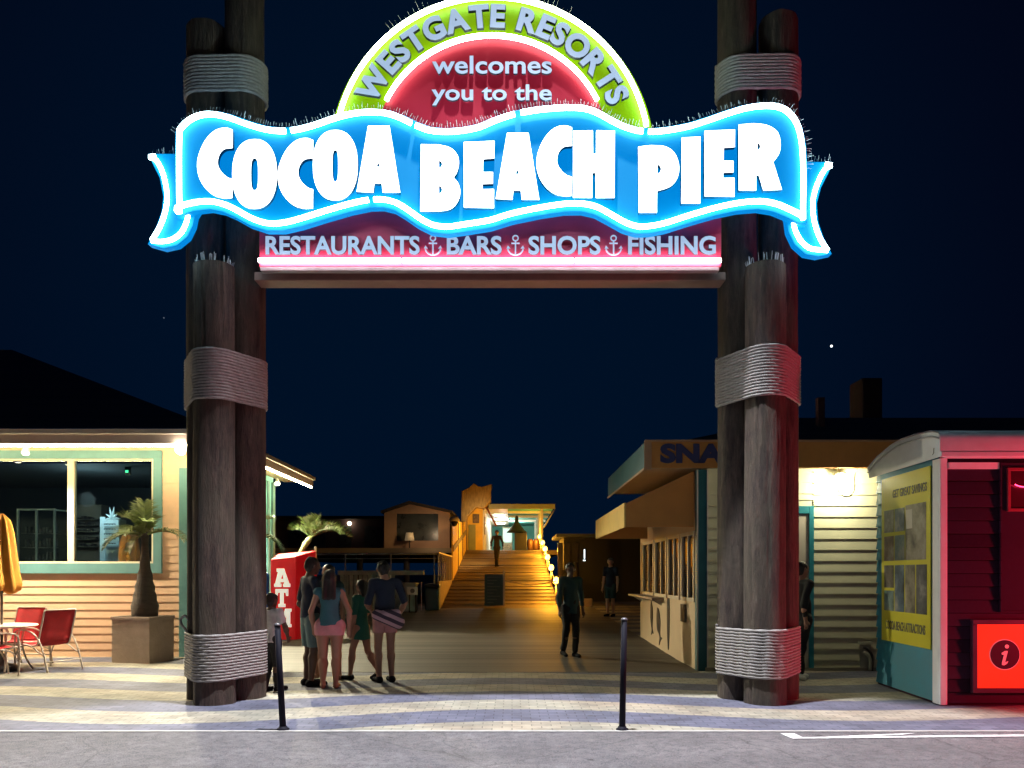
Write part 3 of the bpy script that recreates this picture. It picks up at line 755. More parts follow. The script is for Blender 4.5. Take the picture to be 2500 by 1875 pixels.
# --- things inside the shop window
disp = mat('display_white', (0.66, 0.74, 0.76, 1), 0.5)
lit_disp = glow('display_lit_panel', (0.45, 0.72, 0.80), 0.32, (0.5, 0.6, 0.65, 1))
blackp = mat('black_plastic', (0.012, 0.012, 0.014, 1), 0.35)
t = thing('sunglasses_display', 'lit pale blue sunglasses stand with a pineapple leaf topper in the shop window', 'display stand', (-8.2, 15.6, 0))
dq = lambda X, Y: P(X, Y, 15.6)
a, b = dq(247, 1385), dq(290, 1268)
MB().box(dq(246, 0).x, dq(290, 0).x, 15.62, 15.9, 1.25, dq(0, 1268).z).build('stand', disp, t, 0.005)
pn = MB(); a, b = dq(257, 1334), dq(290, 1270); pn.box(a.x, b.x, 15.585, 15.612, a.z, b.z)
pn.box(dq(245, 0).x, dq(257, 0).x, 15.585, 15.612, dq(0, 1371).z, dq(0, 1262).z)
pn.build('lit_panel', lit_disp, t)
sh_m = MB(); gl_m = MB()
for Y in (1284, 1296, 1308, 1320, 1331):
    c = dq(257, Y); e = dq(290, Y); sh_m.box(c.x, e.x, 15.52, 15.583, c.z-0.012, c.z)
    for X in (261, 267, 274, 281):
        g = dq(X, Y-4)
        for s2 in (-0.022, 0.022): gl_m.sphere((g.x+s2, 15.55, g.z), 0.017, 8, (1, 0.4, 0.75))
        gl_m.tube([(g.x-0.03, 15.55, g.z+0.008), (g.x+0.03, 15.55, g.z+0.008)], 0.004, 4)
sh_m.build('shelf', disp, t); gl_m.build('sunglasses', blackp, t)
lf = MB()
for ang in (-75, -45, -18, 12, 40, 70):
    c = dq(274, 1268); s = math.sin(R(ang)); co = math.cos(R(ang))
    pth = [Vector((c.x+s*k*0.09, 15.6, c.z+co*k*0.13-(0.02*k*k if abs(ang) > 30 else 0))) for k in (0, 1, 2)]
    lf.tube(pth, [0.02, 0.022, 0.004], 6)
lf.build('pineapple_topper', lit_disp, t)
t = thing('shop_shelving', 'dim grey shelving with small goods behind the right window pane', 'shelves', (-8.9, 17.0, 0))
q7 = lambda X, Y: P(X, Y, 17.0)
sv = MB(); sv.box(q7(184, 0).x, q7(246, 0).x, 17.02, 17.3, 1.0, q7(0, 1232).z); sv.build('back_panel', mat('shelf_grey', (0.16, 0.15, 0.14, 1), 0.7, 0.2, 3), t)
gd = MB(); rnd = random.Random(4); sb = MB()
for Y in (1268, 1282, 1298, 1316, 1334):
    c = q7(184, Y); sb.box(c.x, q7(245, 0).x, 16.85, 17.018, c.z-0.015, c.z)
    x = c.x+0.04
    while x < q7(243, 0).x-0.08:
        ww = rnd.uniform(.03, .08); gd.box(x, x+ww, 16.88, 16.98, c.z+0.001, c.z+rnd.uniform(.03, .075)); x += ww+rnd.uniform(.01, .07)
sb.build('shelf', mat('shelf_grey', (0.16, 0.15, 0.14, 1)), t); gd.build('goods', mat('goods_dark', (0.05, 0.045, 0.05, 1), 0.5, 0.4, 20), t)
t = thing('glass_cabinet', 'pale framed glass cabinet standing in the dark shop behind the left pane', 'cabinet', (-10, 16.6, 0))
q6 = lambda X, Y: P(X, Y, 16.6)
cbm = MB()
for X in (43, 88, 132): cbm.box(q6(X, 0).x-0.02, q6(X, 0).x+0.02, 16.6, 16.64, 0.6, q6(0, 1246).z)
cbm.box(q6(152, 0).x-0.02, q6(152, 0).x+0.02, 17.1, 17.14, 0.6, q6(0, 1248).z)
cbm.box(q6(43, 0).x-.02, q6(132, 0).x+.02, 16.598, 16.642, q6(0, 1246).z+.001, q6(0, 1246).z+.04); cbm.tube([q6(132, 1245), Vector((q6(152, 0).x, 17.12, q6(0, 1245).z))], 0.02, 4)
cbm.build('frame', mat('cabinet_frame', (0.30, 0.34, 0.33, 1), 0.4), t)
st = MB(); rnd = random.Random(3)
for Y in (1300, 1335, 1368):
    z = q6(0, Y).z; st.box(q6(45, 0).x, q6(130, 0).x, 16.66, 17.1, z-0.012, z)
    for k in range(9): x = q6(50+8.6*k, 0).x; st.box(x, x+rnd.uniform(.03, .06), 16.75, 16.85, z+.001, z+rnd.uniform(.05, .2))
st.build('stocked_shelf', mat('stock_dim', (0.13, 0.13, 0.13, 1), 0.4, 0.5, 12), t)
t = thing('souvenir_rack', 'narrow wire rack hung with white souvenirs beside the sunglasses stand', 'rack', (-7.6, 15.9, 0))
q5 = lambda X, Y: P(X, Y, 15.9)
rk = MB(); rk.box(q5(291, 0).x, q5(325, 0).x, 16.0, 16.03, 1.0, q5(0, 1290).z); rk.build('back_panel', mat('rack_blue_grey', (0.20, 0.26, 0.29, 1), 0.6), t)
sv = MB(); rnd = random.Random(9)
for k in range(13):
    c = q5(rnd.uniform(294, 318), rnd.uniform(1322, 1368)); sv.sphere((c.x, 15.95, c.z), rnd.uniform(.02, .045), 8, (1, .5, rnd.uniform(.5, 1.3)))
sv.build('souvenir', mat('souvenir_white', (0.8, 0.8, 0.76, 1), 0.5), t)
t = thing('green_reflection', 'small green glow box added high inside the shop for a neon reflection', 'glow box', P(311, 1143, 14.95))  # glowing box added in place of a green neon reflection
ex = MB(); c = P(311, 1143, 14.95); ex.box(c.x-.05, c.x+.05, 14.95, 15.0, c.z-.13, c.z+.13); ex.build('housing', blackp, t)
ex = MB(); ex.box(c.x-.03, c.x+.035, 14.94, 14.948, c.z+.03, c.z+.085); ex.box(c.x-.035, c.x+.02, 14.94, 14.948, c.z-.085, c.z-.04); ex.build('diffuser', glow('reflection_green', (0.1, 1.0, 0.45), 2.0), t)
for hx in (-9.6, -12.4):  # two unseen floods added to brighten the lower shop wall
    fl = Vector((hx, 13.7, 3.72)); floodlight(fl, fl+Vector((0, -0.2, -1)), 'unseen white floodlight added under the front eave to brighten the wall, farther left' if hx < -11 else 'unseen white floodlight added under the front eave to brighten the wall, just beyond the left edge', 620, (1.0, 0.85, 0.6), 150, 14)
lamp('shop_night_light', 'POINT', (-8.3, 15.2, 3.0), 34, (0.75, 0.95, 1.0), 0.15)

# --- palms
palm_leaf = mat('palm_leaf', (0.10, 0.14, 0.030, 1), 0.5, 0.45, 5)
palm_bark = mat('palm_bark', (0.085, 0.07, 0.055, 1), 0.85, 0.4, 6, 0.6, 30, (1, 1, 5))
palm_neck = mat('palm_neck_green', (0.26, 0.30, 0.12, 1), 0.6, 0.3, 6)
def frond(m, base, az, el, L, droop, n=30, wid=0.34, rnd=random, side=1.0, tilt=0.5):
    d = Vector((math.cos(az)*math.cos(el), math.sin(az)*math.cos(el), math.sin(el))); p = Vector(base); pts = [p.copy()]; dirs = [d.copy()]
    for i in range(n):
        d = (d+Vector((0, 0, -droop/n*(0.4+1.2*i/n)))).normalized(); p = p+d*(L/n); pts.append(p.copy()); dirs.append(d.copy())
    m.tube(pts, [0.020*(1-0.85*i/n) for i in range(n+1)], 6)
    for i in range(3, n+1):
        f = i/n; dd = dirs[i]; sd = dd.cross(Vector((0, 0, 1)))
        sd = sd.normalized() if sd.length > .05 else Vector((math.sin(az), -math.cos(az), 0)); upv = sd.cross(dd).normalized()
        ll = wid*math.sin(math.pi*min(0.12+f*0.80, 1))**0.6
        for sgn in (-1, 1):
            for _ in range(2):
                q = pts[i]+dd*rnd.uniform(-.5, .5)*L/n
                ld = (sd*sgn*rnd.uniform(.75, 1.0)+upv*tilt*rnd.uniform(.5, 1.3)+dd*rnd.uniform(.45, .9)).normalized()
                l2 = ll*rnd.uniform(.8, 1.15); mid = q+ld*l2*0.5; end = q+ld*l2+Vector((0, 0, -0.18*l2*rnd.uniform(.3, 1.6)))
                wv = dd*0.010; fold = upv*0.006
                m.add([q-wv*.4, q+wv*.4, mid+wv+fold, mid-wv+fold, end], [(0, 1, 2, 3), (3, 2, 4)])
def bottle_palm(x, y, z0, prof, fr, label, neck=None, seed=0, lean=None):
    rnd = random.Random(seed); t = thing('bottle_palm', label, 'palm tree', (x, y, z0), group='potted bottle palms')
    m = MB(); H = prof[-1][1]
    m.lathe([(r*(1+(0.05 if i % 2 else -0.01)), z) for i, (r, z) in enumerate(prof)], (0, 0, 0), 22)
    nv = []
    for vx, vy, vz in m.v:
        k = vz/H; ox = (lean[0]*k*k if lean else 0); oy = (lean[1]*k*k if lean else 0)
        nv.append((x+vx+ox+rnd.uniform(-.003, .003), y+vy+oy, z0+vz))
    m.v = nv; m.build('trunk', palm_bark if not neck else palm_neck, t)
    c = MB(); top = Vector((x+(lean[0] if lean else 0), y+(lean[1] if lean else 0), z0+H))
    for az, el, L, dr, ti in fr: frond(c, top-Vector((0, 0, .05)), R(az), R(el), L, dr, rnd=rnd, tilt=ti)
    c.build('crown', palm_leaf, t)
    return t
bulb = [(0.17, 0), (0.205, 0.05), (0.222, 0.14), (0.22, 0.24), (0.20, 0.33), (0.185, 0.42), (0.165, 0.50), (0.158, 0.58), (0.135, 0.68), (0.12, 0.78), (0.092, 0.90), (0.082, 1.0), (0.068, 1.12), (0.058, 1.24), (0.056, 1.36), (0.066, 1.46), (0.05, 1.53)]
bx, by = (358-1250)/FP*13.75, 13.75
def planter(x, y, wd, dp, h, rz, label):
    t = thing('planter', label, 'planter', (x, y, gz(y)), rz, 'square planters of the bottle palms', local=True)
    m = MB(); ins_ = 0.04
    def ringp(w, d, z): return [(-w/2, -d/2, z), (w/2, -d/2, z), (w/2, d/2, z), (-w/2, d/2, z)]
    rs = ringp(wd*0.96, dp*0.96, 0)+ringp(wd*0.96, dp*0.96, h-0.05)+ringp(wd, dp, h-0.05)+ringp(wd, dp, h)+ringp(wd-.1, dp-.1, h)+ringp(wd-.1, dp-.1, h-.06)
    fs = []
    for i in range(5):
        for k in range(4): l = (k+1) % 4; fs.append((i*4+k, i*4+l, i*4+4+l, i*4+4+k))
    m.add(rs, fs); m.build('box', mat('planter_concrete', (0.40, 0.31, 0.25, 1), 0.85, 0.22, 3, 0.4, 30), t, 0.008)
    s = MB().box(-wd/2+.05, wd/2-.05, -dp/2+.05, dp/2-.05, h-.12, h-.05); s.build('soil', mat('planter_soil', (0.04, 0.03, 0.022, 1), 0.95, 0.4, 20, 0.8), t)
    return t
planter(bx-0.06, by, 0.80, 0.66, 0.80, R(-14), 'square concrete planter by the peach wall, holding the nearest bottle palm')
bottle_palm(bx-.03, by, 0.74, bulb, [(200, 16, .74, 1.7, .25), (165, 55, .62, 1.2, .8), (120, 78, .62, .7, .5), (352, 22, .78, 1.3, .3), (250, 35, .5, 1.6, .4), (300, 52, .6, 1.5, .5), (225, -5, .4, 2.4, .1)], 'fat bottle palm with short fronds in the planter by the shop window', seed=2)
p2y = 18.9; p2x = (708-1250)/FP*p2y
slim = [(0.12, 0), (0.13, 0.2), (0.10, 0.6), (0.075, 1.0), (0.07, 1.3), (0.085, 1.5), (0.06, 1.62)]
planter(p2x-.05, p2y, 0.70, 0.66, 0.70, 0, 'square planter hidden behind the cash machine')
bottle_palm(p2x-.05, p2y, 0.72+gz(p2y), slim, [(170, 48, .55, 1.3, .8), (140, 66, .6, 1.0, .8), (70, 70, .65, 1.0, .8), (25, 45, .85, 1.5, 1.1), (4, 34, 1.0, 1.5, 1.3), (340, 40, .9, 1.6, 1.1)], 'green necked bottle palm leaning right above the red cash machine', True, 5, (0.55, 0))
p3y = 15.6; p3x = (606-1250)/FP*p3y
planter(p3x, p3y, 0.7, 0.66, 0.75, 0, 'square planter hidden behind the left piles')
bottle_palm(p3x, p3y, 0.74, bulb, [(10, 28, .75, 2.2, .3), (60, 60, .8, 1.4, .5), (160, 40, .8, 1.5, .5), (280, 50, .8, 1.5, .5)], 'bottle palm mostly behind the left piles with one frond tip showing', seed=8)

# --- terrace furniture
red_sling = mat('red_sling', (0.50, 0.012, 0.018, 1), 0.75, 0.2, 9, 0.3, 300)
alu_f = mat('cream_tube_frame', (0.62, 0.52, 0.44, 1), 0.35, 0.08, 6, coat=0.3)
def make_chair():
    t = thing('patio_chair', '', 'chair', (0, 0, 0), 0, 'red sling chairs round the terrace table', local=True)
    hw = 0.27
    prof = [(0.30, 0.44), (0.10, 0.415), (-0.06, 0.40), (-0.17, 0.42), (-0.215, 0.50), (-0.26, 0.66), (-0.31, 0.82), (-0.355, 0.97)]
    pp = smooth_path([(0, a, b) for a, b in prof], 4)
    def sling(ps, nm):
        m = MB(); n = len(ps); vs = []
        for p in ps:
            for k in range(5): u = -1+k*0.5; vs.append((u*(hw-0.012), p.y, p.z-0.012*(1-u*u)))
        fs = [(i*5+k, i*5+k+1, i*5+k+6, i*5+k+5) for i in range(n-1) for k in range(4)]
        m.add(vs, fs, True); o = m.build(nm, red_sling, t); s = o.modifiers.new('thickness', 'SOLIDIFY'); s.thickness = 0.006
    sling(pp[:14], 'seat'); sling(pp[13:], 'backrest')
    rails = MB()
    for s in (-1, 1): rails.tube([(s*hw, p.y, p.z) for p in pp], 0.014, 7)
    rails.tube([(-hw, pp[-1].y, pp[-1].z), (hw, pp[-1].y, pp[-1].z)], 0.012, 6); rails.tube([(-hw, .10, .40), (hw, .10, .40)], 0.011, 6)
    rails.build('side_frame', alu_f, t)
    for s in (-1, 1):
        x = s*(hw+0.03)
        MB().tube(smooth_path([(x, 0.30, 0.0), (x, 0.32, 0.30), (x, 0.30, 0.58), (x, 0.22, 0.645), (x, 0.05, 0.65), (x, -0.12, 0.60), (x, -0.25, 0.50), (x, -0.36, 0.32), (x, -0.47, 0.0)], 5), 0.014, 7).build('arm_loop', alu_f, t)
        MB().tube(smooth_path([(x, 0.31, 0.20), (x, 0.22, 0.36), (x, 0.05, 0.41), (x, -0.12, 0.38), (x, -0.28, 0.30), (x, -0.38, 0.26)], 4), 0.012, 6).build('lower_brace', alu_f, t)
    MB().tube([(-hw-.03, -0.42, 0.16), (hw+.03, -0.42, 0.16)], 0.012, 6).build('stretcher', alu_f, t)
    return t
ch = make_chair()
cy0 = 12.35; cxw = lambda X, D: (X-1250)/FP*D
spots = [(cxw(40, 13.0), 13.0, 172, 'red sling chair with its back to the peach wall, behind the white table'),
         (cxw(112, 12.6), 12.6, 66, 'red sling chair turned sideways, rightmost at the white table'),
         (cxw(-28, 11.7), 11.7, -40, 'red sling chair cut by the left picture edge, nearest the camera')]
for i, (x, y, a, lb_) in enumerate(spots):
    o = ch if i == 0 else copy_tree(ch)
    o.location = (x, y, 0); o.rotation_euler.z = R(a); o['label'] = lb_
tx, ty = cxw(4, 12.35), 12.35
t = thing('patio_table', 'round white terrace table with the folded parasol through it', 'table', (tx, ty, 0))
MB().lathe([(0.03, 0.70), (0.47, 0.70), (0.50, 0.715), (0.50, 0.73), (0.48, 0.738), (0.03, 0.738)], (tx, ty, 0), 36).build('tabletop', mat('table_white', (0.72, 0.68, 0.60, 1), 0.4, 0.1, 6), t)
for k in range(4):
    a = R(45+90*k); MB().tube(smooth_path([(tx+.33*math.cos(a), ty+.33*math.sin(a), .70), (tx+.28*math.cos(a), ty+.28*math.sin(a), .45), (tx+.33*math.cos(a), ty+.33*math.sin(a), .2), (tx+.44*math.cos(a), ty+.44*math.sin(a), 0)], 5), 0.015, 7).build('leg', alu_f, t)
MB().tube([(tx+.29*math.cos(R(22.5*k)), ty+.29*math.sin(R(22.5*k)), .40) for k in range(16)], 0.012, 6, closed=True).build('brace_ring', alu_f, t)
t = thing('parasol', 'furled orange parasol standing through the terrace table', 'parasol', (tx, ty, 0))
MB().tube([(tx, ty, 0.0), (tx, ty, 2.5)], 0.019, 10).build('pole', mat('dark_wood_pole', (0.05, 0.03, 0.02, 1), 0.5), t)
cn = MB(); n = 48; rr = [(0.02, 2.50), (0.10, 2.40), (0.145, 2.20), (0.175, 1.95), (0.20, 1.7), (0.225, 1.5), (0.25, 1.36), (0.23, 1.27), (0.14, 1.25)]
vs = [(tx+(r+(0.038*min(1, r/.12))*math.cos(8*2*math.pi*k/n+z*2))*math.cos(2*math.pi*k/n), ty+(r+0.038*min(1, r/.12)*math.cos(8*2*math.pi*k/n+z*2))*math.sin(2*math.pi*k/n), z+0.035*math.sin(5*2*math.pi*k/n)*(1 if z < 1.4 else 0)) for r, z in rr for k in range(n)]
cn.add(vs, [(i*n+k, i*n+(k+1) % n, i*n+n+(k+1) % n, i*n+n+k) for i in range(len(rr)-1) for k in range(n)], True)
cn.build('canopy', mat('orange_canvas', (0.62, 0.27, 0.025, 1), 0.8, 0.25, 4, 0.2, 90), t)
MB().lathe([(0.25, 0.0), (0.25, 0.06), (0.21, 0.10), (0.06, 0.13), (0.04, 0.28)], (tx, ty, 0), 24).build('base', blackp, t)

# --- cash machine, blue post
am, ay = glow('atm_red', (1.0, 0.004, 0.012), 0.16, (0.62, 0.012, 0.020, 1)), 17.3
t = thing('cash_machine', 'red cash machine kiosk with white vertical lettering beside the shop', 'cash machine', (-4.95, ay, gz(ay)))
g0 = gz(ay); A = lambda X, Y: P(X, Y, ay)
x0, x1, x2 = A(660, 0).x, A(722, 0).x, A(757, 0).x
body = MB(); yb = ay+0.62
pl = [(x0, ay), (x1, ay), (x2, yb), (x0-0.0, yb)]
zt = [A(0, 1366).z, A(0, 1358).z, A(0, 1342).z, A(0, 1350).z]
vs = [(x, y, g0) for x, y in pl]+[(x, y, z) for (x, y), z in zip(pl, zt)]
body.add(vs, [(0, 1, 2, 3), (4, 5, 6, 7), (0, 1, 5, 4), (1, 2, 6, 5), (2, 3, 7, 6), (3, 0, 4, 7)])
body.build('cabinet', am, t, 0.02)
hd = MB(); hd.box(0, 0.05, -.02, .03, 0, .45, Matrix.Translation((x2-.06, yb-.02, 1.72))); hd.build('topper_edge', mat('atm_edge', (0.75, 0.6, 0.5, 1), 0.4), t, 0.01)
wl = glow('atm_letter', (1.0, 0.93, 0.80), 0.55, (0.85, 0.8, 0.72, 1))
def slab(ch, X0, X1, Y0, Y1):
    u = lambda a, b: (A(X0+(X1-X0)*a, 0).x, A(0, Y0+(Y1-Y0)*b).z)
    S_ = {'A': [[(.0, 1), (.0, .82), (.06, .82), (.24, .18), (.15, .18), (.15, 0), (.62, 0), (.66, .12), (.94, .82), (1, .82), (1, 1), (.56, 1), (.56, .82), (.64, .82), (.62, .74), (.38, .74), (.36, .82), (.44, .82), (.44, 1)], [(.42, .56), (.58, .56), (.5, .28)]],
          'T': [[(0, 0), (1, 0), (1, .38), (.84, .38), (.80, .2), (.64, .2), (.64, .82), (.78, .82), (.78, 1), (.22, 1), (.22, .82), (.36, .82), (.36, .2), (.20, .2), (.16, .38), (0, .38)]],
          'M': [[(0, 0), (.34, 0), (.5, .5), (.66, 0), (1, 0), (1, .16), (.93, .16), (.93, .84), (1, .84), (1, 1), (.64, 1), (.64, .84), (.72, .84), (.72, .34), (.56, .84), (.44, .84), (.28, .34), (.28, .84), (.36, .84), (.36, 1), (0, 1), (0, .84), (.07, .84), (.07, .16), (0, .16)]]}[ch]
    me = shape_mesh([[u(a, b) for a, b in lp] for lp in S_], 0.02); me.transform(Matrix.Translation((0, ay-0.011, 0)) @ UP)
    link_mesh(me, 'letter', wl, t)
slab('A', 670, 709, 1388, 1433); slab('T', 673, 704, 1438, 1482); slab('M', 667, 712, 1486, 1531)
b_y = 16.3; bx_ = cxw(651, b_y)
t = thing('blue_post', 'thick blue post with rounded cap behind the left piles', 'post', (bx_, b_y, gz(b_y)))
MB().lathe([(0.055, 0), (0.055, 1.42), (0.05, 1.47), (0.03, 1.50), (0.004, 1.51)], (bx_, b_y, gz(b_y)), 16).build('tube', mat('blue_sleeve', (0.01, 0.12, 0.55, 1), 0.4), t)
MB().lathe([(0.075, 0), (0.075, 0.03), (0.058, 0.04)], (bx_, b_y, gz(b_y)), 16).build('base_collar', blackp, t)
# --- slim black bollards at the kerb
for (X, Yb, Xt, Yt, lbl) in ((691, 1787, 677, 1527, 'slim black bollard leaning left in front of the group of people'), (1519, 1783, 1524, 1514, 'slim black bollard right of centre with a pale cap, before the snack bar')):
    D = 7.72; bpt = P(X, Yb, D); bpt.z = 0.0; tp = P(Xt, Yt, D)
    t = thing('bollard', lbl, 'bollard', bpt, group='slim bollards at the kerb')
    MB().tube([bpt, tp], [0.032, 0.029], 14).build('post', mat('bollard_black', (0.004, 0.004, 0.012, 1), 0.7, 0.2, 8, spec=0.2), t)
    MB().lathe([(0.062, 0), (0.062, 0.012), (0.045, 0.02), (0.040, 0.035)], tuple(bpt), 16).build('base_plate', mat('bollard_black', (0, 0, 0, 1)), t)
    MB().lathe([(0.034, 0), (0.036, 0.008), (0.022, 0.022), (0.003, 0.026)], tuple(tp), 14).build('cap', mat('bollard_cap', (0.12, 0.12, 0.13, 1), 0.3), t)
# ------------------------------------------------------------------ snack bar on the right
grey_sid = mat('cream_siding', (0.66, 0.64, 0.44, 1), 0.6, 0.08, 3, 0.08, 40)
dk_teal = mat('dark_teal_trim', (0.012, 0.12, 0.15, 1), 0.45, 0.15, 4)
orange_f = mat('orange_fascia', (0.60, 0.27, 0.06, 1), 0.6, 0.15, 2.5)
awn_m = mat('awning_canvas', (0.72, 0.34, 0.09, 1), 0.8, 0.12, 2, 0.15, 60)
tan_p = mat('tan_panel', (0.62, 0.46, 0.30, 1), 0.6, 0.10, 2)
blue_let = mat('navy_letter', (0.045, 0.055, 0.16, 1), 0.5, 0.1, 6)
bar = thing('snack_bar', 'snack bar with orange fascia, sloping awning and serving windows right of the walkway', 'building', (5, 15, 0))
SX, SY, SB = 2.97, 12.4, 18.0
mF = lambda a, o, z: Vector((a, SY-o, z)); mS = lambda d, o, z: Vector((SX-o, d, z))
sm = MB()
for a0, a1 in ((SX+0.13, 4.46), (4.80, 9.5)): sm.siding(a0, a1, 0.02, 3.22, 0.175, mF)
sm.siding(4.46, 4.80, 2.72, 3.22, 0.175, mF, 0.02)
sm.build('wall', grey_sid, bar)
MB().box(SX+0.05, 9.5, SY+0.001, SY+0.05, 0, 3.22).build('wall_core', grey_sid, bar)
cp = MB(); cp.box(SX-0.012, SX+0.128, SY-0.035, SY-0.001, 0, 3.2); cp.box(SX-0.03, SX-0.002, SY-0.035, SY+0.10, 0, 3.2); cp.build('corner_post', dk_teal, bar, 0.004)
cs = MB().box(SX-0.035, SX-0.012, SY-0.042, SY-0.036, 0, 3.2); cs.box(SX+0.128, SX+0.15, SY-0.042, SY-0.0, 0, 3.2); cs.build('corner_bead', mat('bead_cream', (0.66, 0.62, 0.55, 1), 0.5), bar)
MB().box(SX+0.1, 9.5, SY-0.05, SY+0.0, 0.0, 0.055).build('base_board', mat('base_board', (0.30, 0.28, 0.22, 1), 0.7, 0.2, 5), bar)
# service side (faces the walkway)
sw = MB(); sw.box(SX, SX+0.05, SY+0.10, SB, 0.0, 1.08); sw.box(SX, SX+0.05, SY+0.10, SB, 2.25, 3.2); sw.box(SX, SX+0.05, SB-0.12, SB, 1.08, 2.25)
sw.build('side_wall', tan_p, bar)
dq_ = lambda X: SX*FP/(X-1250)
wins = [(17.6, 16.25), (16.1, 14.9), (14.75, 13.75), (13.6, 12.62)]
sgl = glass('snack_glass', (0.5, 0.5, 0.48, 1), 0.30)
frm = mat('window_frame_tan', (0.55, 0.50, 0.42, 1), 0.45, 0.1, 5)
for far, near in wins:
    w_ = MB(); x0, x1 = SX-0.025, SX+0.045
    w_.box(x0, x1, near, near+0.07, 1.085, 2.245); w_.box(x0, x1, far-0.07, far, 1.085, 2.245)
    w_.box(x0, x1, near+0.071, far-0.071, 1.085, 1.145); w_.box(x0, x1, near+0.071, far-0.071, 2.185, 2.245)
    mid = (far+near)/2; w_.box(x0+.01, x1, mid-0.03, mid+0.03, 1.146, 2.184)
    o = w_.build('window', frm, bar)
    MB().box(SX+0.01, SX+0.02, near+0.071, far-0.071, 1.146, 2.184).build('pane', sgl, o)
MB().box(SX-0.24, SX-0.001, 15.2, 18.3, 1.03, 1.075).build('counter', mat('counter_wood', (0.36, 0.26, 0.19, 1), 0.5, 0.2, 6), bar, 0.006)
for d in (15.5, 17.8):
    br = MB(); br.prism([(0, 0), (0.2, 0), (0, -0.12)], d-0.02, d+0.02, lambda a, b, d_: Vector((SX-0.002-a, d_, 1.028+b)))
    br.build('counter_bracket', frm, bar)
il = MB(); il.add([(4.4, SY+.1, 0.02), (4.4, SB, 0.02), (4.4, SB, 3.2), (4.4, SY+.1, 3.2), (SX+.06, SY+.1, 3.15), (SX+.06, SB, 3.15), (SX+.06, SB, .03), (SX+.06, SY+.1, .03), ], [(0, 1, 2, 3), (3, 2, 5, 4), (1, 6, 5, 2), (0, 7, 4, 3), (0, 1, 6, 7)])
il.build('interior_lining', mat('snack_interior', (0.20, 0.15, 0.11, 1), 0.7, 0.4, 1.5), bar)
for i, (d, z) in enumerate(((16.9, 1.56), (15.9, 1.50), (14.45, 1.50), (14.0, 1.53), (13.42, 1.55), (13.0, 1.48))):
    t = thing('pendant_lamp', ['flame shaped orange bulb in the farthest snack bar window', 'flame shaped orange bulb in the second snack bar window from the back', 'flame shaped orange bulb, left one of the pair in the third snack bar window', 'flame shaped orange bulb, right one of the pair in the third snack bar window', 'flame shaped orange bulb, left one in the nearest snack bar window', 'flame shaped orange bulb, right one in the nearest snack bar window, by the corner post'][i], 'lamp', (SX+.42, d, z), group='orange bulbs behind the snack bar windows')
    MB().sphere((SX+.42, d, z), 0.055, 10, (0.8, 0.8, 1.9)).build('bulb', glow('amber_bulb', (1.0, 0.50, 0.10), 7.0), t)
    MB().tube([(SX+.42, d, z+.1), (SX+.42, d, 3.1)], 0.008, 5).build('cord', blackp, t)
ds_ = MB(); rnd = random.Random(12)
for k in range(16):
    d = 12.9+k*0.29; h = rnd.uniform(.25, .9); ds_.box(SX+.75, SX+.95, d, d+rnd.uniform(.08, .2), 0.95, 0.95+h)
ds_.box(SX+.7, SX+1.0, 12.8, 17.7, 0.03, 0.949)
tag(ds_.build('back_counter', mat('snack_stock', (0.30, 0.22, 0.15, 1), 0.4, 0.6, 5)), 'stocked back counter seen dimly through the snack bar windows', 'counter')
lamp('snack_bar_night_light', 'POINT', (3.9, 15.2, 2.7), 16, (1.0, 0.72, 0.42), 0.1)
# fish painted plates on the side panel
def plate(name, pts, d, z, s, rot, label, cat, parent=None):
    c, s_ = math.cos(rot), math.sin(rot)
    lp = [(d+(x*c-y*s_)*s, z+(x*s_+y*c)*s) for x, y in pts]
    m = MB().prism(lp, 0.002, 0.014, lambda a, b, o: Vector((SX-o, a, b)))
    return tag(m.build(name, mat('sign_dark_cutout', (0.045, 0.036, 0.032, 1), 0.5, 0.5, 14), parent), label, cat, 'cut out fish on the tan panel' if 'fish' in name else None)
fish = crom([(1.0, 0), (.75, .22), (.35, .34), (-.1, .30), (-.5, .10), (-.72, .06)])+[(-1.0, .34), (-.93, 0), (-1.0, -.34)]+crom([(-.72, -.06), (-.5, -.12), (-.1, -.36), (.35, -.36), (.75, -.2)])
plate('fish_cutout', fish, 16.5, 0.62, 0.36, R(80), 'slim dark fish cut out on the tan panel below the serving window', 'fish plaque')
plate('fish_cutout', [(x, y*1.35) for x, y in fish], 15.7, 0.52, 0.38, R(62), 'rounder dark fish cut out, lower one on the tan panel', 'fish plaque')
plate('surfboard', crom([(1, 0), (.8, .10), (.3, .17), (-.3, .17), (-.8, .09), (-1, .0), (-.8, -.09), (-.3, -.17), (.3, -.17), (.8, -.10)]), 14.75, 0.72, 0.62, R(90), 'narrow brown board standing on the tan panel of the snack bar', 'board')
MB_ = MB().box(SX-0.04, SX-0.002, 13.25, 13.55, 0.72, 1.02); tag(MB_.build('menu_holder', mat('menu_dark', (0.12, 0.09, 0.07, 1), 0.5, 0.4, 20)), 'small dark box fixed under the nearest serving window', 'menu box')
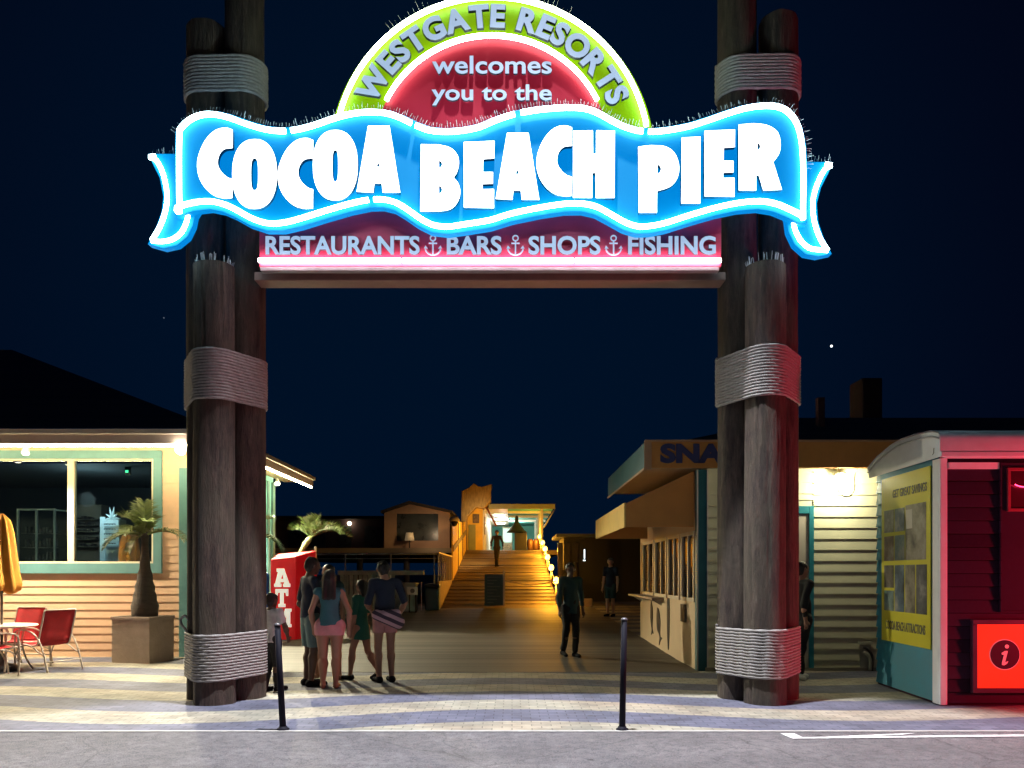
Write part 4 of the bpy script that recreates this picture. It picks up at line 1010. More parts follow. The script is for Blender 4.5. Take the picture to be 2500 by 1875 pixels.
# awning (hollow: slope, near cheek, valance)
AX = 1.88; AY0, AY1 = 12.55, 16.85; zt_, zv, zb_ = 3.20, 2.68, 2.30
aw = MB()
aw.prism([(0, zt_), (SX-AX, zv), (SX-AX, zv-0.03), (0, zt_-0.03)], AY0, AY1, lambda a, b, d: Vector((SX-0.04-a, d, b)))
aw.build('awning_top', awn_m, bar)
ck = MB(); ck.prism([(0, zt_-0.032), (SX-AX-0.002, zv-0.032), (SX-AX-0.002, zb_), (0, zb_)], AY0, AY0+0.025, lambda a, b, d: Vector((SX-0.04-a, d, b)))
ck.build('awning_cheek', awn_m, bar); ck = MB(); ck.prism([(0, zt_-0.032), (SX-AX-0.002, zv-0.032), (SX-AX-0.002, zb_), (0, zb_)], AY1-0.025, AY1, lambda a, b, d: Vector((SX-0.04-a, d, b)))
ck.build('awning_cheek', awn_m, bar)
MB().box(AX-0.04-0.03, AX-0.042, AY0-.002, AY1+.002, zb_-.004, zv+.01).build('awning_valance', mat('awning_valance', (0.85, 0.58, 0.18, 1), 0.8, 0.1, 3), bar)
# flat roof canopy
RX = 2.05; RY0, RY1 = 12.0, 16.6; zc0, zc1 = 3.18, 3.58
cp_ = MB(); cp_.box(RX+0.03, 9.5, RY0+0.03, RY1, zc0+0.06, zc0+0.10); cp_.build('soffit', mat('soffit_tan', (0.40, 0.33, 0.22, 1), 0.7, 0.12, 2), bar)
ff = MB(); ff.box(RX, 9.5, RY0, RY0+0.03, zc0, zc1); ff.build('front_fascia', orange_f, bar, 0.004)
ff = MB(); ff.box(RX, RX+0.029, RY0+0.031, RY1, zc0, zc1); ff.build('side_fascia', mat('fascia_teal', (0.02, 0.13, 0.17, 1), 0.5, 0.2, 2), bar, 0.004)
ed = MB(); ed.box(RX-0.012, RX+0.10, RY0-0.012, RY0-0.001, zc0-0.03, zc1+0.01); ed.box(RX-0.02, RX+0.0, RY0-0.001, RY1, zc0-0.035, zc0-0.001)
ed.box(RX, 9.5, RY0-0.015, RY0+0.03, zc1+.001, zc1+0.03); ed.build('fascia_edge', mat('fascia_edge', (0.50, 0.30, 0.16, 1), 0.5), bar)
link_mesh(fit_text('SNACKS', 1612, 1905, 1083, 1131, RY0-0.01, 0.02, 0.05), 'lettering', blue_let, bar)
rr_ = MB(); rr_.add([(RX+.4, RY0+.3, zc1+.02), (9.5, RY0+.3, zc1+.02), (9.5, 16.5, zc1+.02), (RX+.4, 16.5, zc1+.02), (5.2, 14.4, zc1+0.85), (9.5, 14.4, zc1+0.85)], [(0, 1, 5, 4), (0, 4, 3), (3, 4, 5, 2)]); rr_.build('roof', shingle, bar)
MB().box(5.35, 5.47, 13.6, 13.72, zc1+0.3, zc1+1.05).build('vent_pipe', mat('vent_rust', (0.14, 0.05, 0.05, 1), 0.7, 0.3, 8), bar)
# door between the piles and the lamp
dr = MB(); z0 = 0.05
dr.box(4.47, 4.545, SY-0.06, SY+0.0, z0, 2.62); dr.box(4.715, 4.79, SY-0.06, SY-0.0, z0, 2.62); dr.box(4.546, 4.714, SY-0.06, SY-.0, 2.50, 2.62)
dr.build('door_frame', mat('door_teal', (0.02, 0.24, 0.30, 1), 0.45, 0.12, 4), bar, 0.004)
MB().box(4.546, 4.714, SY-0.03, SY-0.005, z0, 2.49).build('door', mat('door_cream', (0.60, 0.52, 0.42, 1), 0.5, 0.1, 3), bar)
# wall lamp with conduit
lp = P(2050, 1172, SY-0.17)
t = thing('wall_lamp', 'blazing jar lamp with looped conduit on the cream wall of the snack bar', 'wall lamp', lp)
MB().lathe([(0.055, 0.13), (0.085, 0.12), (0.10, 0.085), (0.07, 0.07)], lp, 16).build('shade', mat('lamp_shade_cast', (0.45, 0.42, 0.30, 1), 0.4), t)
MB().lathe([(0.01, -0.10), (0.05, -0.085), (0.065, -0.03), (0.062, 0.04), (0.055, 0.068)], lp, 16).build('globe', glow('jar_globe', (1.0, 0.97, 0.70), 30), t)
cg = MB()
for k in range(6):
    a = math.pi*k/6*2; cg.tube([lp+Vector((.072*math.cos(a), .072*math.sin(a), z)) for z in (.07, -.02, -.085)]+[lp+Vector((0, 0, -.12))], 0.004, 5)
cg.build('cage', mat('lamp_shade_cast', (0.4, 0.4, 0.3, 1)), t)
MB().tube([lp+Vector((0, 0, .12)), lp+Vector((0, 0.02, .19)), lp+Vector((0, .14, .20))], 0.018, 7).build('arm', mat('lamp_shade_cast', (0.4, 0.4, 0.3, 1)), t)
q = lambda X, Y: P(X, Y, SY-0.035)
MB().tube(smooth_path([q(2048, 1178), q(2046, 1190), q(2052, 1203), q(2066, 1210), q(2080, 1203), q(2084, 1185), q(2084, 1160), q(2090, 1150), q(2101, 1143)], 5), 0.012, 7).build('conduit', mat('conduit_pvc', (0.50, 0.50, 0.42, 1), 0.5), t)
lamp('wall_lamp_light', 'POINT', lp+Vector((0, -0.16, -0.05)), 60, (1.0, 0.95, 0.66), 0.05)
# hose tap box low on the wall
c = P(2128, 1604, SY-0.05)
t = thing('tap_box', 'white water tap with bent pipe low on the cream wall beside the kiosk', 'tap', (c.x, SY-.03, 0.3))
g_ = mat('tap_white', (0.55, 0.55, 0.42, 1), 0.5, 0.1, 6)
q = lambda X, Y: P(X, Y, SY-0.06)
a, b = q(2096, 1573), q(2130, 1566); MB().box(a.x, b.x, SY-0.07, SY-0.03, a.z, b.z).build('cover_plate', g_, t, 0.003)
a, b = q(2101, 1630), q(2128, 1574); MB().box(a.x, b.x, SY-0.045, SY-0.03, a.z, b.z).build('backplate', mat('tap_back', (0.42, 0.42, 0.33, 1), 0.6), t)
MB().tube(smooth_path([q(2109, 1580), q(2118, 1585), q(2128, 1598), q(2130, 1618), q(2129, 1638)], 4), 0.022, 8).build('pipe', mat('tap_dark', (0.05, 0.05, 0.045, 1), 0.4), t)
MB().tube(smooth_path([q(2108, 1592), q(2118, 1598), q(2124, 1612), q(2124, 1636)], 4), 0.028, 8).build('hose', g_, t)

# ------------------------------------------------------------------ information kiosk
kteal = mat('kiosk_teal', (0.004, 0.19, 0.31, 1), 0.55, 0.15, 4, 0.08, 40)
kdark = plank_mat('kiosk_front_boards', (0.028, 0.012, 0.028, 1), (0.042, 0.018, 0.040, 1), (0.055, 0.024, 0.050, 1), 0.155, 2)  # dark stripes put the shade under each lap into the colour
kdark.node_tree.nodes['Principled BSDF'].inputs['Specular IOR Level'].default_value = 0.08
_unused = mat('kiosk_plum_plain', (0.042, 0.018, 0.040, 1), 0.8, 0.15, 4, 0.08, 40, spec=0.08)
kwhite = mat('kiosk_white', (0.72, 0.74, 0.76, 1), 0.5, 0.08, 5)
ki = thing('information_kiosk', 'teal and plum clapboard kiosk with curved white roof at the right edge', 'kiosk', (6.5, 10, 0))
KX, KY, KB = 5.04, 9.15, 10.95
kxs = lambda d: KX+(d-KY)*0.06
mk = lambda a, o, z: Vector((a, KY-o, z)); mks = lambda d, o, z: Vector((kxs(d)-o, d, z))
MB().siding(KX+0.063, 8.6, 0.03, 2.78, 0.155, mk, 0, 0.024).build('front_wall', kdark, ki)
MB().siding(KY+0.02, KB, 0.03, 2.93, 0.155, mks, 0.03, 0.024).build('side_wall', kteal, ki)
cr = MB(); cr.box(KX+.06, 8.6, KY+.001, KY+.05, 0, 2.9); cr.v += []; cr.add([(kxs(KY)+.001, KY+.06, 0), (kxs(KB)+.001, KB, 0), (kxs(KB)+.001, KB, 2.95), (kxs(KY)+.001, KY+.06, 2.95), (8.6, KB, 0), (8.6, KB, 2.95)], [(0, 1, 2, 3), (1, 4, 5, 2)])
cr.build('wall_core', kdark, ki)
ct = MB(); ct.box(KX-0.028, KX+0.045, KY-0.045, KY+0.0, 0.01, 2.9); ct.box(KX-0.028, KX-0.002, KY+0.001, KY+0.13, 0.01, 2.9); ct.box(KX+0.0455, KX+0.062, KY-0.03, KY-0.001, 0.01, 2.9)
ct.build('corner_trim', kwhite, ki, 0.004)
# roof: gentle barrel across its depth
prof = [(8.98, 2.96), (8.98, 3.10), (9.02, 3.19), (9.2, 3.24), (9.6, 3.27), (10.0, 3.28), (10.3, 3.255), (10.75, 3.17), (11.08, 3.06), (11.08, 2.98)]
inner = [(11.05, 2.98), (10.6, 2.94), (10.0, 2.96), (9.4, 2.93), (9.03, 2.93)]
rm = MB(); n = len(prof)
vs = [(KX-0.10+max(0, (y-9.1))*0.06, y, z) for y, z in prof]+[(8.7, y, z) for y, z in prof]
rm.add(vs, [(i, i+1, n+i+1, n+i) for i in range(n-1)], True)
rm.build('roof', kwhite, ki)
gb = MB(); pts = [(y, z-0.012) for y, z in prof]
x_ = lambda y: KX-0.085+max(0, (y-9.1))*0.06
base = [(11.06, 2.90), (8.99, 2.90)]
pl = pts+base
gb.add([(x_(y), y, z) for y, z in pl], [tuple(range(len(pl)))])
gb.build('gable_panel', kwhite, ki)
rb = MB(); rb.tube(smooth_path([(x_(y)-0.01, y, z-0.075) for y, z in prof[2:-1]], 3), 0.010, 6); rb.build('gable_rib', mat('rib_grey', (0.40, 0.40, 0.40, 1), 0.5), ki)
ev = MB(); ev.box(KX-0.09, 8.7, 8.97, 9.02, 2.90, 2.955); ev.box(KX+0.0, 8.7, 9.021, KY, 2.90, 2.93); ev.build('eave_trim', kwhite, ki, 0.006)
hb = MB(); a = P(2310, 1143, KY-.03); b = P(2438, 1127, KY-.03); hb.box(KX+.075, b.x, KY-0.045, KY-0.001, 2.775, 2.85); hb.build('head_board', kwhite, ki, 0.003)
jk = MB(); hk = P(2284, 1098, 9.0); jk.tube([Vector((x_(9.12)-.012, 9.12, 3.02)), Vector((x_(9.12)-.014, 9.12, 2.96)), Vector((x_(9.14)-.014, 9.15, 2.945))], 0.005, 5); jk.build('hook', blackp, ki)
# shutter bay and red framed window
q = lambda X, Y: P(X, Y, KY-0.03)
a, b = q(2442, 1492), q(2700, 1130)
sh_ = MB(); sh_.box(a.x, b.x, KY-0.045, KY-0.026, a.z, b.z); sb_ = sh_.build('shutter', mat('shutter_plum', (0.042, 0.018, 0.038, 1), 0.8, 0.15, 4, spec=0.08), ki, 0.006)
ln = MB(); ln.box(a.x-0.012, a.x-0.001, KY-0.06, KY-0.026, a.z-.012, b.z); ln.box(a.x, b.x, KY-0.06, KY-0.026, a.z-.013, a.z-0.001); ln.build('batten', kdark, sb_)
a, b = q(2455, 1249), q(2660, 1143)
wf = MB(); f_ = 0.035
wf.box(a.x, b.x, KY-0.075, KY-0.046, b.z-f_, b.z); wf.box(a.x, b.x, KY-0.075, KY-0.046, a.z, a.z+f_); wf.box(a.x, a.x+f_, KY-0.075, KY-0.046, a.z+f_, b.z-f_)
wo_ = wf.build('window', mat('red_frame', (0.30, 0.05, 0.07, 1), 0.35, 0.1, 5), ki, 0.004)
MB().box(a.x+f_, b.x, KY-0.056, KY-0.048, a.z+f_, b.z-f_).build('pane', mat('red_pane', (0.06, 0.01, 0.02, 1), 0.25), wo_)
t = thing('neon_squiggle', 'thin red neon stroke glowing in the kiosk window at the right edge', 'neon sign', q(2480, 1185))
MB().tube(smooth_path([q(2470, 1184)+Vector((0, -.06, 0)), q(2476, 1187)+Vector((0, -.06, 0)), q(2490, 1190)+Vector((0, -.06, 0)), q(2520, 1190)+Vector((0, -.06, 0)), q(2560, 1175)+Vector((0, -.06, 0)), q(2600, 1190)+Vector((0, -.06, 0))], 6), 0.006, 6).build('tube', glow('neon_red', (1.0, 0.03, 0.10), 9), t)
# information sign
IY = KY-0.05
q = lambda X, Y: P(X, Y, IY)
t = thing('information_sign', 'glowing orange red square sign with the letter i in a dark disc', 'sign', q(2452, 1598))
a, b = q(2383, 1680), q(2521, 1524)
fr_ = MB(); f_ = 0.055
fr_.box(a.x-f_, b.x+f_, IY-0.03, IY+0.024, b.z, b.z+f_); fr_.box(a.x-f_, b.x+f_, IY-0.03, IY+0.024, a.z-f_, a.z); fr_.box(a.x-f_, a.x, IY-0.03, IY+0.024, a.z, b.z); fr_.box(b.x, b.x+f_, IY-0.03, IY+0.024, a.z, b.z)
fr_.build('frame', mat('sign_frame_plum', (0.08, 0.03, 0.06, 1), 0.4, 0.1, 5), t, 0.005)
MB().box(a.x+.001, b.x-.001, IY-0.004, IY+0.02, a.z+.001, b.z-.001).build('panel', glow('info_orange', (1.0, 0.035, 0.008), 0.62, (0.6, 0.06, 0.02, 1)), t)
cc = q(2452, 1598); k_ = IY/FP
def disc(r, d0, d1, m_, nm): MB().prism([(cc.x+r*math.cos(2*math.pi*k/48), cc.z+r*math.sin(2*math.pi*k/48)) for k in range(48)], d0, d1, lambda x, z, d: Vector((x, d, z))).build(nm, m_, t)
pinkg = glow('info_pink', (1.0, 0.12, 0.16), 0.55, (0.7, 0.3, 0.3, 1))
disc(37.5*k_, IY-0.008, IY-0.0045, pinkg, 'ring'); disc(35.5*k_, IY-0.013, IY-0.0085, mat('info_dark', (0.03, 0.006, 0.018, 1), 0.4), 'disc')
disc_c = cc; cc = q(2456, 1578); disc(4.8*k_, IY-0.02, IY-0.0135, pinkg, 'letter_dot'); cc = disc_c
u = lambda x, y: ((q(2452+x, 0).x), q(0, 1598+y).z)
lp_ = [u(*p_) for p_ in ((-9, -4), (-1, -9), (6, -9), (0, 15), (0, 19), (4, 17), (7, 16), (4, 22), (-3, 26), (-8, 25), (-8, 20), (-3, 0), (-8, 0))]
me = shape_mesh([lp_], 0.007); me.transform(Matrix.Translation((0, IY-0.017, 0)) @ UP); link_mesh(me, 'letter', pinkg, t)
# poster on the side
pt = thing('poster', 'tall yellow attractions poster with grey photographs on the kiosk side', 'poster', (kxs(10), 10, 1.7))
PD0, PD1, PZ0, PZ1 = 9.32, 10.72, 0.64, 2.84
pm_ = lambda o: (lambda a, b, d: Vector((kxs(a)-0.03-d, a, b)))
def pbox(d0, d1, z0, z1, o0, o1, nm, m_, bev=0):
    m2 = MB().prism([(d0, z0), (d1, z0), (d1, z1), (d0, z1)], o0, o1, pm_(0)); return m2.build(nm, m_, pt, bev)
pbox(PD0, PD1, PZ0, PZ1, 0.0, 0.012, 'sheet', mat('poster_yellow', (0.62, 0.58, 0.03, 1), 0.35, 0.10, 2))
def photo_mat(i):
    m_, t_, b_, N, L = node_mat('poster_photo_%d' % i); p_ = pos_nodes(t_)
    mp = N('ShaderNodeMapping'); mp.inputs['Location'].default_value = (i*3.1, i*1.7, i*2.3); L(p_, mp.inputs['Vector'])
    n1 = noise_n(t_, mp.outputs[0], 3.5, 7, 0.6)
    hues = [(0.25, 0.23, 0.18), (0.10, 0.15, 0.22), (0.16, 0.14, 0.12), (0.16, 0.24, 0.26), (0.22, 0.14, 0.10), (0.12, 0.12, 0.13)][i % 6]
    L(ramp_n(t_, n1, [(0.3, (0.012, 0.012, 0.016, 1)), (0.52, hues+(1,)), (0.72, (0.42, 0.40, 0.36, 1))]), b_.inputs['Base Color']); b_.inputs['Roughness'].default_value = 0.3; return m_
cells = [(9.42, 9.98, 1.72, 2.42), (10.01, 10.30, 2.10, 2.40), (10.33, 10.63, 2.10, 2.40), (10.01, 10.30, 1.72, 2.05), (10.33, 10.63, 1.72, 2.05),
         (9.40, 9.68, 1.05, 1.66), (9.71, 9.99, 1.05, 1.66), (10.02, 10.30, 1.05, 1.66), (10.33, 10.63, 1.36, 1.66), (10.33, 10.63, 1.05, 1.32)]
for i, (d0, d1, z0, z1) in enumerate(cells): pbox(d0, d1, z0, z1, 0.0125, 0.0155, 'photo', photo_mat(i))
pbox(9.78, 9.96, 2.12, 2.36, 0.016, 0.018, 'caption_patch', mat('poster_caption', (0.45, 0.44, 0.40, 1), 0.5))
def ptext(s, d0, d1, z0, z1):   # reads left (far) to right (near)
    me = text_mesh(s, 1.0, 0.02); lo, hi = bounds(me); sx, sz = (d1-d0)/(hi[0]-lo[0]), (z1-z0)/(hi[1]-lo[1])
    vs_ = np.empty(len(me.vertices)*3); me.vertices.foreach_get('co', vs_); v3 = vs_.reshape(-1, 3); a = d1-(v3[:, 0]-lo[0])*sx; z = z0+(v3[:, 1]-lo[1])*sz
    o_ = np.where(v3[:, 2] > 0, 0.0165, 0.0128); nv = np.stack([KX+(a-KY)*0.06-0.03-o_, a, z], 1).astype(np.float32); me.vertices.foreach_set('co', nv.ravel()); me.update()
    link_mesh(me, 'lettering', mat('poster_ink', (0.10, 0.10, 0.07, 1), 0.5), pt)
ptext('GET GREAT SAVINGS', 9.40, 10.36, 2.55, 2.66)
ptext('COCOA BEACH ATTRACTIONS', 9.44, 10.58, 0.80, 0.92)
# ------------------------------------------------------------------ pier: ramp, huts, pavilion
RX0, RX1, RD0, RD1, RZ0, RZ1 = -2.52, 1.67, 27.7, 43.0, 0.31, 2.84
rz = lambda d: RZ0+(RZ1-RZ0)*(d-RD0)/(RD1-RD0)
ramp_m = plank_mat('ramp_planks', (0.12, 0.08, 0.05, 1), (0.19, 0.14, 0.085, 1), (0.30, 0.23, 0.14, 1), 0.30)
rp = MB(); rp.add([(RX0, RD0, RZ0), (RX1, RD0, RZ0), (RX1, RD1, RZ1), (RX0, RD1, RZ1), (RX0, RD0, 0.2), (RX1, RD0, 0.2), (RX1, RD1, 0.2), (RX0, RD1, 0.2)],
                  [(0, 1, 2, 3), (0, 4, 5, 1), (1, 5, 6, 2), (0, 3, 7, 4)])
for k in range(1, 22):
    d = RD0+k*0.7; rp.box(RX0+.02, RX1-.02, d, d+0.05, rz(d)-.01, rz(d)+0.028)
rp.build('ramp', ramp_m)['kind'] = 'structure'
pd = MB(); pd.box(-18, 2.6, RD1+.001, 78, RZ1-0.25, RZ1); pd.box(-18, RX0-.02, 39.4, RD1, RZ1-0.25, RZ1)
pd.build('pier_deck', ramp_m)['kind'] = 'structure'
dark_w = mat('dark_timber', (0.035, 0.028, 0.026, 1), 0.8, 0.3, 3)
for i, x in enumerate((-15, -12.6, -10.2, -7.8, -5.4, -3.2)):
    o = MB().tube([(x, 39.9, -.05), (x, 39.9, RZ1-.25)], 0.16, 12).build('pier_pile', dark_w)
    tag(o, 'dark round timber pile under the front edge of the pier deck, behind the railing', 'pile', 'piles under the pier deck')
# ramp side: baluster rail then yellow panels
yel = mat('yellow_paint', (0.80, 0.47, 0.03, 1), 0.55, 0.18, 2.5)
pink_r = mat('rail_pale', (0.62, 0.48, 0.38, 1), 0.5, 0.1, 4)
t = thing('ramp_railing', 'pale baluster railing at the foot of the ramp on its left side', 'railing', (RX0, 28, .3))
k_ = MB(); k_.add([(RX0-.02, RD0-.6, .0), (RX0-.02, 33.1, .9), (RX0-.02, 33.1, 1.27), (RX0-.02, RD0-.6, 1.27), (RX0-.08, RD0-.6, .0), (RX0-.08, 33.1, .9), (RX0-.08, 33.1, 1.27), (RX0-.08, RD0-.6, 1.27)], [(0, 1, 2, 3), (7, 6, 5, 4), (3, 2, 6, 7), (0, 3, 7, 4)])
k_.build('kick_panel', mat('kick_panel', (0.36, 0.24, 0.12, 1), 0.7, 0.3, 4), t)
for k in range(8):
    d = RD0-.58+k*0.80; MB().box(RX0-.07, RX0-.025, d, d+.05, 1.271, 2.24).build('baluster', pink_r, t)
MB().box(RX0-.08, RX0-.015, RD0-.65, 33.1, 2.241, 2.30).build('handrail', pink_r, t)
t = thing('panel_fence', 'tall yellow boarded fence climbing along the left side of the ramp', 'fence', (RX0, 36, 1.2))
for i, (d0, d1) in enumerate(((33.2, 36.3), (36.5, 39.6), (39.8, 42.8))):
    top = [3.79, 3.55, 3.62]
    m = MB(); z0, z1 = rz(d0)+.02, rz(d1)+.02
    vs = [(x, d, z) for x in (RX0-.06, RX0-.005) for d, z in ((d0, z0), (d1, z1), (d1, 3.9+.25*i), (d0, 3.79+.20*i))]
    m.add(vs, [(0, 1, 2, 3), (7, 6, 5, 4), (0, 4, 5, 1), (3, 2, 6, 7), (0, 3, 7, 4), (1, 5, 6, 2)]); m.build('panel', yel, t)
    MB().box(RX0-.08, RX0+.03, d1+.02, d1+.16, z1-.1, 3.95+.25*i).build('post', mat('post_brown', (0.10, 0.045, 0.02, 1), 0.6), t)
m = MB()
vs = [(RX0-.001, d, rz(d)+z) for d, z in ((33.3, 1.25), (42.6, .95), (42.6, 1.18), (33.3, 1.5))]+[(RX0+.03, d, rz(d)+z) for d, z in ((33.3, 1.25), (42.6, .95), (42.6, 1.18), (33.3, 1.5))]
m.add(vs, [(4, 5, 6, 7), (0, 4, 7, 3), (3, 7, 6, 2), (0, 1, 5, 4)]); m.build('handrail', mat('rail_olive', (0.20, 0.14, 0.05, 1), 0.6, 0.2, 5), t)
# ticket hut with thatch gable
hut = thing('ticket_hut', 'yellow entrance hut under a tall tan thatched gable at the top of the ramp', 'hut', (-1.9, 44, RZ1))
h_ = lambda X, Y, D=43.2: P(X, Y, D)
fw = MB(); pl = [(h_(X, Y).x, h_(X, Y).z) for X, Y in ((1139, 1343), (1178.5, 1343), (1178.5, 1238), (1160, 1236), (1139, 1262))]
pl = [(x, max(z, RZ1+.0)) for x, z in pl]
fw.prism(pl, 43.2, 43.3, lambda a, b, d: Vector((a, d, b))); fw.build('wall', yel, hut)
a, b = h_(1144, 1343, 43.17), h_(1161, 1281, 43.17)
dr = MB().box(a.x, b.x, 43.15, 43.198, RZ1+.01, b.z).build('door', mat('door_olive', (0.26, 0.25, 0.06, 1), 0.5, 0.2, 3), hut)
a, b = h_(1154, 1277, 43.17), h_(1170, 1255, 43.17)
MB().box(a.x, b.x, 43.16, 43.198, a.z, b.z).build('picture', mat('picture_brown', (0.16, 0.09, 0.03, 1), 0.5, 0.7, 9), hut, 0.02)
thatch = mat('thatch', (0.40, 0.28, 0.14, 1), 0.95, 0.45, 5, 0.8, 20, (3, 1, 0.6))
gp_ = [(1127, 1290), (1128, 1200), (1145, 1192), (1158, 1181), (1166, 1188), (1176, 1190), (1199, 1184), (1196, 1196), (1196, 1222), (1179, 1239), (1162, 1236), (1139, 1260), (1137, 1290)]
gl_ = [(P(X, Y, 42.3).x, P(X, Y, 42.3).z) for X, Y in gp_]
me = shape_mesh([gl_], 1.4, 0.03); me.transform(Matrix.Translation((0, 42.95, 0)) @ UP); link_mesh(me, 'gable', thatch, hut)
# pavilion
wht = mat('pavilion_white', (0.74, 0.72, 0.62, 1), 0.6, 0.1, 3)
pvn = thing('pier_pavilion', 'open pavilion with white wall and teal ceiling lit at the head of the ramp', 'pavilion', (0.4, 52, RZ1))
wm = MB()
for k in range(30):
    d = 43.4+k*0.55; wm.box(-1.66, -1.56+(k % 2)*0.025, d, d+.549, RZ1+.001, 5.22)
wm.build('side_wall', wht, pvn)
tl = mat('teal_ceiling', (0.10, 0.40, 0.36, 1), 0.6, 0.2, 2)
rw = MB(); rw.siding(-1.55, 2.3, RZ1+.001, 5.22, 0.3, lambda a, o, z: Vector((a, 60-o, z)), RZ1); rw.build('rear_wall', tl, pvn)
cl = MB(); cl.box(-1.0, 2.35, 43.6, 60, 5.24, 5.30); cl.build('ceiling', tl, pvn)
cl = MB(); cl.box(-1.66, -0.25, 43.55, 60, 5.16, 5.235); cl.build('ceiling_border', wht, pvn)
for d in (46, 49.5, 53.5): MB().box(-0.24, 2.3, d, d+.14, 5.10, 5.238).build('beam', wht, pvn)
fr = MB(); fr.box(-1.3, 2.4, 43.4, 43.55, 5.16, 5.42); fr.build('fascia', mat('pavilion_fascia', (0.30, 0.33, 0.27, 1), 0.6, 0.2, 3), pvn)
ro = MB(); ro.add([(-1.7, 43.3, 5.43), (2.45, 43.3, 5.43), (2.45, 61, 5.43), (-1.7, 61, 5.43), (-1.7, 52, 5.62), (2.45, 52, 5.62)], [(0, 1, 5, 4), (4, 5, 2, 3)]); ro.build('roof', shingle, pvn)
for d in (43.6, 45.6, 48.5, 52, 56): MB().box(1.62, 1.74, d, d+.12, RZ1+.001, 5.238).build('post', wht, pvn)
MB().tube([P(1328, 1288, 43.4), P(1352, 1247, 43.4)], 0.035, 8).build('brace', wht, pvn)
MB().add([(1.76, 43.4, 4.1), (1.76, 60, 4.1), (2.4, 60, 5.2), (2.4, 43.4, 5.2), (1.80, 43.4, 4.1), (1.8, 60, 4.1), (2.44, 60, 5.2), (2.44, 43.4, 5.2)], [(0, 1, 2, 3), (7, 6, 5, 4), (0, 3, 7, 4)]).build('side_awning', mat('pavilion_fascia', (0.3, 0.33, 0.27, 1)), pvn)
for d in (47.5, 55): MB().box(-1.1, -0.5, d, d+.9, 5.10, 5.155).build('ceiling_lamp', glow('pavilion_lamp', (1.0, 0.93, 0.72), 14), pvn)
lamp('pavilion_light', 'POINT', (-0.6, 52, 4.9), 300, (1.0, 0.96, 0.84), 0.15)
lamp('pavilion_rear_light', 'POINT', (0.6, 56, 4.8), 60, (0.85, 1.0, 0.95), 0.15)
# red white rigging pole
tag(MB().tube([P(1187, 1238, 43.1), P(1212, 1284, 43.1)], 0.05, 8).build('slanting_pole', mat('pole_red_brown', (0.36, 0.10, 0.05, 1), 0.6, 0.6, 7)), 'slanting red brown pole below the thatched gable, in front of the white wall', 'pole')
b = MB().box(-1.55, -1.52, 43.9, 44.5, 3.75, 4.75); tag(b.build('notice_board', mat('notice_dark', (0.03, 0.02, 0.015, 1), 0.5, 0.5, 9)), 'small dark notice board on the white pavilion wall beside the hut', 'notice board')
fz = thing('drinks_fridge', 'glowing pale blue drinks fridge at the pavilion counter behind the man on the ramp', 'fridge', (-.3, 51, RZ1))
MB().box(-.62, .02, 51, 51.5, RZ1+.001, RZ1+1.75).build('cabinet', mat('fridge_white', (0.6, 0.65, 0.65, 1), 0.4), fz); MB().box(-.58, -.03, 50.97, 50.998, RZ1+.75, RZ1+1.65).build('lit_door', glow('fridge_glow', (0.6, 0.95, 0.9), 0.9), fz)
MB().box(-.5, -.05, 50.9, 50.96, RZ1+.1, RZ1+.6).build('stock', mat('fridge_stock', (0.7, 0.68, 0.6, 1), 0.5, 0.6, 8), fz)
fz = thing('folded_parasol', 'dark furled parasol hung over a bin in the middle of the pavilion', 'parasol', (.15, 46.5, RZ1))
MB().lathe([(.62, 0.0), (.50, .12), (.28, .38), (.13, .62), (.09, .95), (.04, 1.0)], (.28, 46.5, RZ1+1.15), 18).build('canopy', mat('parasol_slate', (0.012, 0.02, 0.024, 1), 0.7, 0.3, 4), fz); MB().tube([(.28, 46.5, RZ1), (.28, 46.5, RZ1+1.2)], .03, 8).build('pole', blackp, fz)
tag(MB().box(.15, .88, 45.7, 46.3, RZ1+.001, RZ1+1.1).build('black_bin', mat('bin_black', (0.008, 0.008, 0.012, 1), 0.5, 0.3, 5), None, 0.03), 'square black bin standing on the pier deck below the furled parasol', 'bin')
for i, x in enumerate((1.08, 1.42)):
    tag(MB().lathe([(.13, 0), (.18, .12), (.19, .4), (.18, .62), (.13, .74)], (x, 46.0, RZ1), 16).build('barrel', mat('barrel_brown', (0.09, 0.04, 0.025, 1), 0.5, 0.4, 6)), ['small reddish barrel beside the black bin on the pier deck', 'small reddish barrel close to the white pavilion posts'][i], 'barrel', 'barrels on the pier deck')
# globe lanterns up the right edge of the ramp
for i, (X, Y) in enumerate(((1358, 1417), (1346, 1386), (1337, 1360), (1331, 1340), (1325, 1325), (1318, 1310))):
    D = 1.62*FP/(X-1250); c = P(X, Y, D); zb = rz(D) if D < RD1 else RZ1
    ordn = ['largest and lowest', 'second', 'third', 'fourth', 'fifth', 'topmost'][i]
    t = thing('globe_lantern', '%s amber globe lantern counting up the right rail of the ramp' % ordn if i else 'largest, lowest amber globe lantern at the foot of the ramp, holding the rope', 'lantern', (c.x, D, zb), group='amber lanterns up the ramp')
    MB().sphere(c, 0.105, 14, (1, 1, 1.25)).build('globe', glow('amber_globe', (1.0, 0.62, 0.10), 8), t)
    MB().lathe([(0.05, 0), (0.06, .02), (0.05, .05)], (c.x, c.y, c.z-.17), 12).build('collar', blackp, t)
    MB().tube([(c.x, D, zb), (c.x, D, c.z-.15)], 0.03, 8).build('post', mat('post_warm', (0.5, 0.38, 0.22, 1), 0.5), t)
    lamp('lantern_light', 'POINT', (c.x-0.13, D-.02, c.z-.05), 250, (1.0, 0.42, 0.03), 0.08)
hr = MB(); hr.tube([(RX1-.02, RD0+.1, rz(RD0)+.02), (RX1-.02, RD0+1.6, rz(RD0+1.5)+.55), (RX1-.02, RD1, RZ1+.62)], 0.028, 7)
